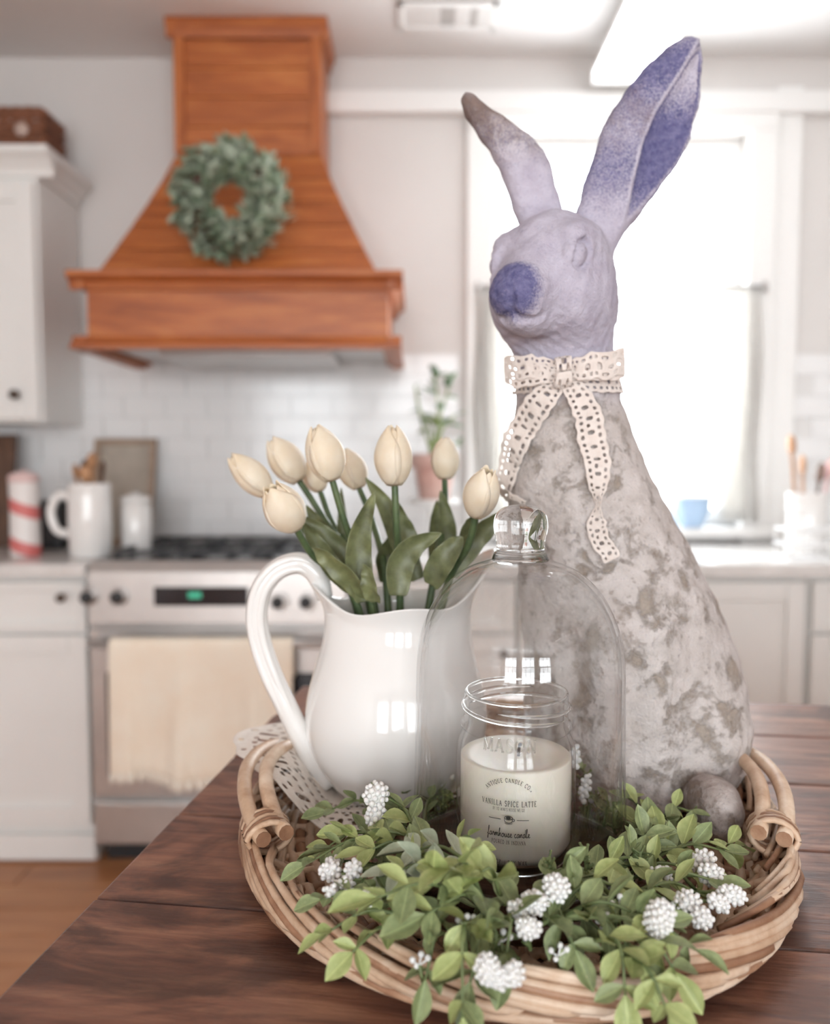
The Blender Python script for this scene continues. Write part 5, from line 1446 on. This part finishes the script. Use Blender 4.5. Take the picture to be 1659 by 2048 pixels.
# cloche
CH = zat(1118, CYc) - ZB; KT = zat(1010, CYc) - ZB
CR = .0770
outp = smoothprof([(CR + .0005, 0), (CR + .001, .004), (CR - .0015, .05), (CR - .0025, .10), (CR - .0035, CH - .070), (CR - .0085, CH - .046), (CR - .0200, CH - .0235), (CR - .0365, CH - .0085), (CR - .054, CH - .0012), (.0165, CH)], 72)
innp = [(r - .0024 * min(1, 1.0), z - (.0024 if z > CH - .06 else 0)) for r, z in outp[::-1] if r > .017]
cl_ = thing('glass_cloche', 'clear glass bell cloche with round knob covering the jar candle', 'cloche', (CXc, CYc, ZB))
CGLASS = glass_mat('cloche_glass', (.996, .997, .997, 1), 1.62)
G().lathe(outp + [(0, CH)], (CXc, CYc, ZB), 96, caps=False).mk('dome', CGLASS, cl_)
G().lathe([(0, CH - .0026), (.0165, CH - .0026)] + [(max(r, .0166), z) for r, z in innp] + [(CR - .0019, 0.0004), (CR + .0003, 0.0002)], (CXc, CYc, ZB), 96, caps=False).mk('dome_inner', CGLASS, cl_)
G().tube([(CXc + (CR - .0006) * math.cos(a * PI / 40), CYc + (CR - .0006) * math.sin(a * PI / 40), ZB + .0022) for a in range(81)], .0021, 8, False).mk('base_rim', TGLASS, cl_)
kh = KT - CH
kp_ = smoothprof([(.0205, -.0005), (.0188, .004), (.0172, kh * .16), (.0176, kh * .34), (.0190, kh * .52), (.0192, kh * .66), (.0176, kh * .82), (.0128, kh * .94), (.006, kh * .99), (.0008, kh)], 40)
G().lathe([(0, -.0005)] + kp_ + [(0, kh)], (CXc, CYc, ZB + CH + .0003), 64).mk('knob', KGLASS, cl_)

# ================================================================ leaf and berry ring around the cloche
def ringleaf(name, c1, c2, rough):
    m = leafmat(name, c1, c2, rough, 5); q = N(m); old = q.b.inputs['Base Color'].links[0].from_socket
    sp = q.n('ShaderNodeSeparateXYZ'); q.link(q.coord('Object'), sp.inputs[0]); ax = q.math('ABSOLUTE', sp.outputs[0])
    rib = q.ramp(ax, [(.006, 1), (.022, 0)]); edge = q.ramp(ax, [(.19, 0), (.27, 1)])
    c = q.mix(q.math('MULTIPLY', rib, .55), old, tuple(min(1, v * 1.5) for v in c2[:3]) + (1,))
    q.col(q.mix(q.math('MULTIPLY', edge, .4), c, tuple(min(1, v * 1.35) for v in c2[:3]) + (1,)))
    return m
GRN = [ringleaf('yellow_green_leaf', (.25, .31, .10, 1), (.40, .45, .19, 1), .5), ringleaf('mid_green_leaf', (.15, .195, .08, 1), (.27, .32, .15, 1), .5), ringleaf('frosted_green_leaf', (.33, .38, .26, 1), (.46, .51, .39, 1), .6)]
GSTEM = noisy('green_stem', (.10, .14, .05, 1), (.17, .21, .08, 1), 90, .5)
BERRY = mat('white_berry', (.84, .83, .80, 1), .4, sss=.2)
ring = thing('leaf_ring', 'candle ring of green leaves and white berry clusters around the cloche', 'wreath', (CXc, CYc, TF))
def leafmesh(curl, fold, wr, m):
    V = []; F = []; n = 7; prof_ = [0.10, .48, .80, .98, 1.0, .84, .52, .06]
    for i in range(n + 1):
        t = i / n; w = wr * prof_[i]
        for u in (-1, -.5, 0, .5, 1): V.append((u * w, t, fold * w * abs(u) * 1.6 + curl * (t * t) - .02 * (u == 0)))
    for i in range(n):
        for j in range(4): a = i * 5 + j; F.append((a, a + 1, a + 6, a + 5))
    me = mesh('leaf', V, F, m); return me
LM = [[leafmesh(c, f, w, m) for (c, f, w) in ((.14, .28, .27), (-.18, .22, .30), (.02, .42, .25))] for m in GRN]
rng = random.Random(21)
NLEAF = [0]
def clear(p, m=.010):
    """keep a point outside the cloche wall"""
    p = Vector(p); d = Vector((p.x - CXc, p.y - CYc, 0)); r = d.length
    return p if r >= CR + m else p + d.normalized() * (CR + m - r)
def sprig(b, tip, npair, size, gi, bow=.012):
    """stem from b to tip with opposite leaf pairs and an end leaf"""
    b, tip = clear(b), clear(tip, .016); d = tip - b; mid = clear(b.lerp(tip, .5) + Vector((rng.uniform(-.004, .004), rng.uniform(-.004, .004), bow)), .014)
    P = spline([b, mid, tip], 12)
    st = G().tube(P, [.0015 - .0008 * i / 12 for i in range(13)], 6).mk('sprig', GSTEM, ring)
    def leaf(p, dr, s, g_):
        dr = dr.normalized(); up = Vector((rng.uniform(-.5, .5), rng.uniform(-.7, .2), 1)).normalized()
        x = dr.cross(up).normalized(); z = x.cross(dr)
        M = Matrix((x, dr, z)).transposed().to_4x4(); M.translation = p
        s *= 1.30; NLEAF[0] += 1
        o = place('leaf', rng.choice(LM[g_]), st, M @ Matrix.Diagonal((s, s, s, 1)))
    for k in range(npair):
        f = lerp(.25, .93, k / max(1, npair - 1)); i = min(11, int(f * 12)); p = P[i]; tn = (P[i + 1] - P[i - 1]).normalized()
        side = tn.cross(Vector((0, -.3, 1))).normalized(); rot = Matrix.Rotation((k % 2) * 1.1 + rng.uniform(-.4, .4), 3, tn)
        for s in (-1, 1):
            g_ = gi if rng.random() < .75 else rng.randrange(2)
            leaf(p, tn * rng.uniform(.55, .95) + (rot @ side) * s, size * rng.uniform(.75, 1.1) * (1 - .25 * f), g_)
    leaf(P[-1], (P[-1] - P[-2]), size * .9, gi)
    return st
def S(bx, by, bD, tx, ty, tD, n, sz, gi, bow=.010): sprig(W(bx, by, bD), W(tx, ty, tD), n, sz, gi, bow)
# photo-placed sprigs: base px + depth, tip px + depth
S(835, 1690, .530, 612, 1728, .505, 4, .0155, 1)
S(820, 1700, .520, 650, 1700, .520, 4, .0160, 1)
S(900, 1715, .510, 690, 1668, .530, 4, .0185, 0)
S(870, 1735, .500, 740, 1700, .500, 3, .0190, 0)
S(880, 1745, .490, 790, 1745, .480, 2, .0200, 2)
S(960, 1745, .490, 830, 1700, .490, 3, .0210, 2)
S(830, 1810, .470, 640, 1800, .465, 4, .0150, 1)
S(850, 1850, .455, 648, 1868, .445, 4, .0145, 0)
S(800, 1850, .452, 704, 1905, .430, 3, .0165, 0, .004)
S(960, 1800, .455, 752, 1795, .432, 4, .0230, 0)
S(985, 1810, .452, 850, 1830, .428, 3, .0235, 1)
S(965, 1800, .450, 905, 1735, .438, 3, .0235, 0)
S(1000, 1790, .455, 960, 1745, .445, 2, .0230, 0)
S(900, 1800, .465, 800, 1740, .470, 3, .0200, 2)
S(950, 1850, .440, 925, 2035, .396, 4, .0190, 0, .022)
S(985, 1860, .438, 940, 1965, .410, 3, .0205, 1, .018)
S(900, 1860, .445, 850, 1960, .418, 3, .0180, 1, .016)
S(1000, 1840, .440, 1010, 1920, .420, 2, .0200, 1, .012)
S(900, 1700, .520, 968, 1682, .512, 3, .0140, 0)
S(830, 1650, .560, 760, 1600, .580, 3, .0160, 1)
S(860, 1660, .550, 800, 1620, .560, 3, .0170, 1)
S(1010, 1810, .470, 1010, 1770, .475, 2, .0150, 1)
S(1090, 1790, .475, 1160, 1760, .480, 3, .0190, 1)
S(1120, 1810, .465, 1225, 1770, .470, 3, .0200, 0)
S(1130, 1760, .510, 1290, 1720, .530, 4, .0190, 0)
S(1140, 1740, .530, 1260, 1650, .570, 4, .0180, 1)
S(1170, 1720, .545, 1300, 1630, .590, 4, .0170, 1)
S(1200, 1700, .560, 1345, 1650, .600, 4, .0190, 1)
S(1220, 1720, .550, 1390, 1660, .590, 4, .0185, 1)
S(1250, 1730, .545, 1470, 1690, .580, 4, .0185, 0)
S(1230, 1760, .520, 1400, 1745, .535, 4, .0190, 0)
S(1250, 1790, .495, 1400, 1790, .500, 3, .0190, 0)
S(1240, 1690, .580, 1255, 1595, .620, 3, .0170, 1)
S(1130, 1830, .455, 1290, 1835, .445, 3, .0205, 1)
S(1150, 1830, .455, 1260, 1900, .430, 3, .0200, 1)
S(1200, 1850, .445, 1390, 1900, .430, 4, .0165, 1)
S(1230, 1880, .432, 1350, 1945, .418, 3, .0195, 0)
S(1190, 1880, .432, 1250, 1990, .405, 3, .0195, 0, .014)
S(1240, 1910, .425, 1335, 2025, .396, 4, .0175, 0, .010)
S(1080, 1850, .445, 1150, 1900, .430, 3, .0180, 1)
S(1060, 1820, .460, 1130, 1860, .445, 2, .0190, 1)
S(1020, 1850, .450, 1080, 1800, .460, 2, .0180, 1)
S(890, 1650, .660, 880, 1580, .668, 3, .0130, 1)
S(850, 1660, .640, 905, 1600, .655, 3, .0130, 1)
S(1160, 1660, .640, 1155, 1540, .655, 3, .0120, 1)
S(1190, 1660, .630, 1200, 1600, .645, 3, .0130, 1)
for k in range(16):                                   # filling between
    a = 2 * PI * k / 16 + rng.uniform(-.1, .1)
    b = Vector((CXc + .097 * math.cos(a), CYc + .097 * math.sin(a), TF + .016))
    if math.sin(a) > .3 and math.cos(a) > -.1: continue
    sprig(b, b + Vector((.052 * math.cos(a + .6), .040 * math.sin(a + .6), rng.uniform(.002, .018))), 3, .0175, 1)
# twig hoop of the ring
G().tube([(CXc + .1015 * math.cos(a * PI / 24), CYc + .1015 * math.sin(a * PI / 24), TF + .008 + .001 * math.sin(a * 5)) for a in range(49)], .0055, 7, False).mk('twig_hoop', BROWN_WOOD, ring)
# berries
def cluster(px, py, D, wpx, hpx, rot=0, br=5.6):
    D -= .014; c = W(px, py, D); k = D / F_PX; g = G(); ca, sa = math.cos(rot), math.sin(rot); n = int(wpx * hpx / 70 * 1.15)
    pts = []
    for i in range(n):
        f = math.acos(1 - 2 * (i + .5) / n); th = PI * (1 + 5 ** .5) * i
        u = Vector((math.cos(th) * math.sin(f) * wpx / 2, math.sin(th) * math.sin(f) * min(wpx, hpx) / 2, math.cos(f) * hpx / 2)) * rng.uniform(.82, 1.02)
        pts.append(c + Vector((u.x * ca - u.z * sa, u.y, u.x * sa + u.z * ca)) * k)
    g.ball(c, (wpx * .40 * k, min(wpx, hpx) * .40 * k, hpx * .40 * k), 10, 7, Matrix.Rotation(-rot, 3, 'Y'))
    for p in pts: g.ball(p, br * k * rng.uniform(.85, 1.15), 7, 5)
    o = g.mk('berry_cluster', BERRY, ring, kind='stuff')
    st = clear((lerp(c.x, CXc, .35), lerp(c.y, CYc, .25), max(TF + .014, c.z - .022)), .004)
    G().tube(spline([st, (c + st) / 2 + Vector((0, 0, .004)), c], 6), .0011, 6).mk('berry_stem', GSTEM, o)
for a in [(752, 1590, .560, 52, 50, .2), (752, 1632, .556, 42, 62, -.1), (660, 1742, .500, 46, 38, 0), (690, 1772, .488, 40, 36, .3), (706, 1738, .495, 36, 34, 0), (662, 1782, .480, 30, 24, 0), (742, 1795, .470, 36, 34, 0), (670, 1722, .520, 32, 20, 0),
          (1112, 1776, .462, 56, 54, .2), (1068, 1806, .456, 56, 46, 0), (1035, 1818, .452, 42, 34, 0), (1056, 1856, .440, 54, 42, 0), (975, 1940, .412, 52, 66, .3), (1026, 1948, .412, 46, 46, 0), (1000, 1958, .410, 40, 40, 0),
          (1318, 1838, .444, 60, 84, -.25), (1400, 1722, .545, 58, 40, .3), (1424, 1752, .525, 62, 42, -.4), (1462, 1790, .505, 64, 38, -.2), (1436, 1806, .495, 50, 32, -.5), (1372, 1806, .490, 56, 46, .2), (1402, 1836, .480, 48, 40, -.4), (1320, 1752, .530, 50, 40, 0), (1150, 1515, .655, 17, 52, 0), (1170, 1575, .650, 18, 60, -.2)]:
    cluster(*a)
for (px, py, D) in [(886, 1552, .668), (1196, 1596, .646), (838, 1918, .420), (1236, 1802, .452), (1116, 1900, .430), (1002, 1872, .432), (930, 1838, .430), (1210, 1838, .446), (882, 1600, .668)]:
    c = W(px, py, D); k = D / F_PX; g = G()
    for (dx, dy, r) in ((-14, 4, 7), (4, -8, 7), (18, 0, 7), (-6, 16, 6)): g.ball(c + Vector((dx * k, rng.uniform(-6, 6) * k, -dy * k)), r * k, 8, 6)
    for (dx, dy) in ((-14, 4), (4, -8), (18, 0)): g.tube([c + Vector((0, 0, -14 * k)), c + Vector((dx * k, 0, -dy * k))], 2 * k, 5)
    o = g.mk('berry_sprig', BERRY, ring, kind='stuff')
    st = Vector((c.x + rng.uniform(-.004, .004), c.y + .004, max(TF + .012, c.z - .035)))
    G().tube([st, c + Vector((0, 0, -12 * k))], .0011, 6).mk('berry_stem', GSTEM, o)
# ferny fillers with tiny buds, behind and beside the jar
def fern(px, py, D, hpx, n):
    b = clear(W(px, py, D), .012); k = D / F_PX; g = G(); top = b + Vector((rng.uniform(-8, 8) * k, 0, hpx * k)); g.tube([b, top], .0012, 6)
    for i in range(n):
        p = b.lerp(top, .15 + .85 * i / n); a = rng.uniform(0, 2 * PI); q_ = p + Vector((math.cos(a) * 14 * k, math.sin(a) * 14 * k, rng.uniform(6, 16) * k))
        g.tube([p, q_], .0008, 5); g.ball(q_, 3.4 * k, 6, 4)
    g.mk('budded_twig', GSTEM, ring, kind='stuff')
for a in [(880, 1690, .660, 110, 22), (905, 1690, .655, 80, 18), (860, 1690, .650, 70, 16), (1150, 1700, .640, 150, 24), (1175, 1700, .635, 110, 20), (1225, 1690, .625, 90, 18), (1100, 1770, .485, 60, 12), (1170, 1775, .490, 80, 14), (1060, 1900, .436, 40, 10), (990, 1900, .430, 40, 10), (1280, 1760, .520, 60, 14)]:
    fern(*a)
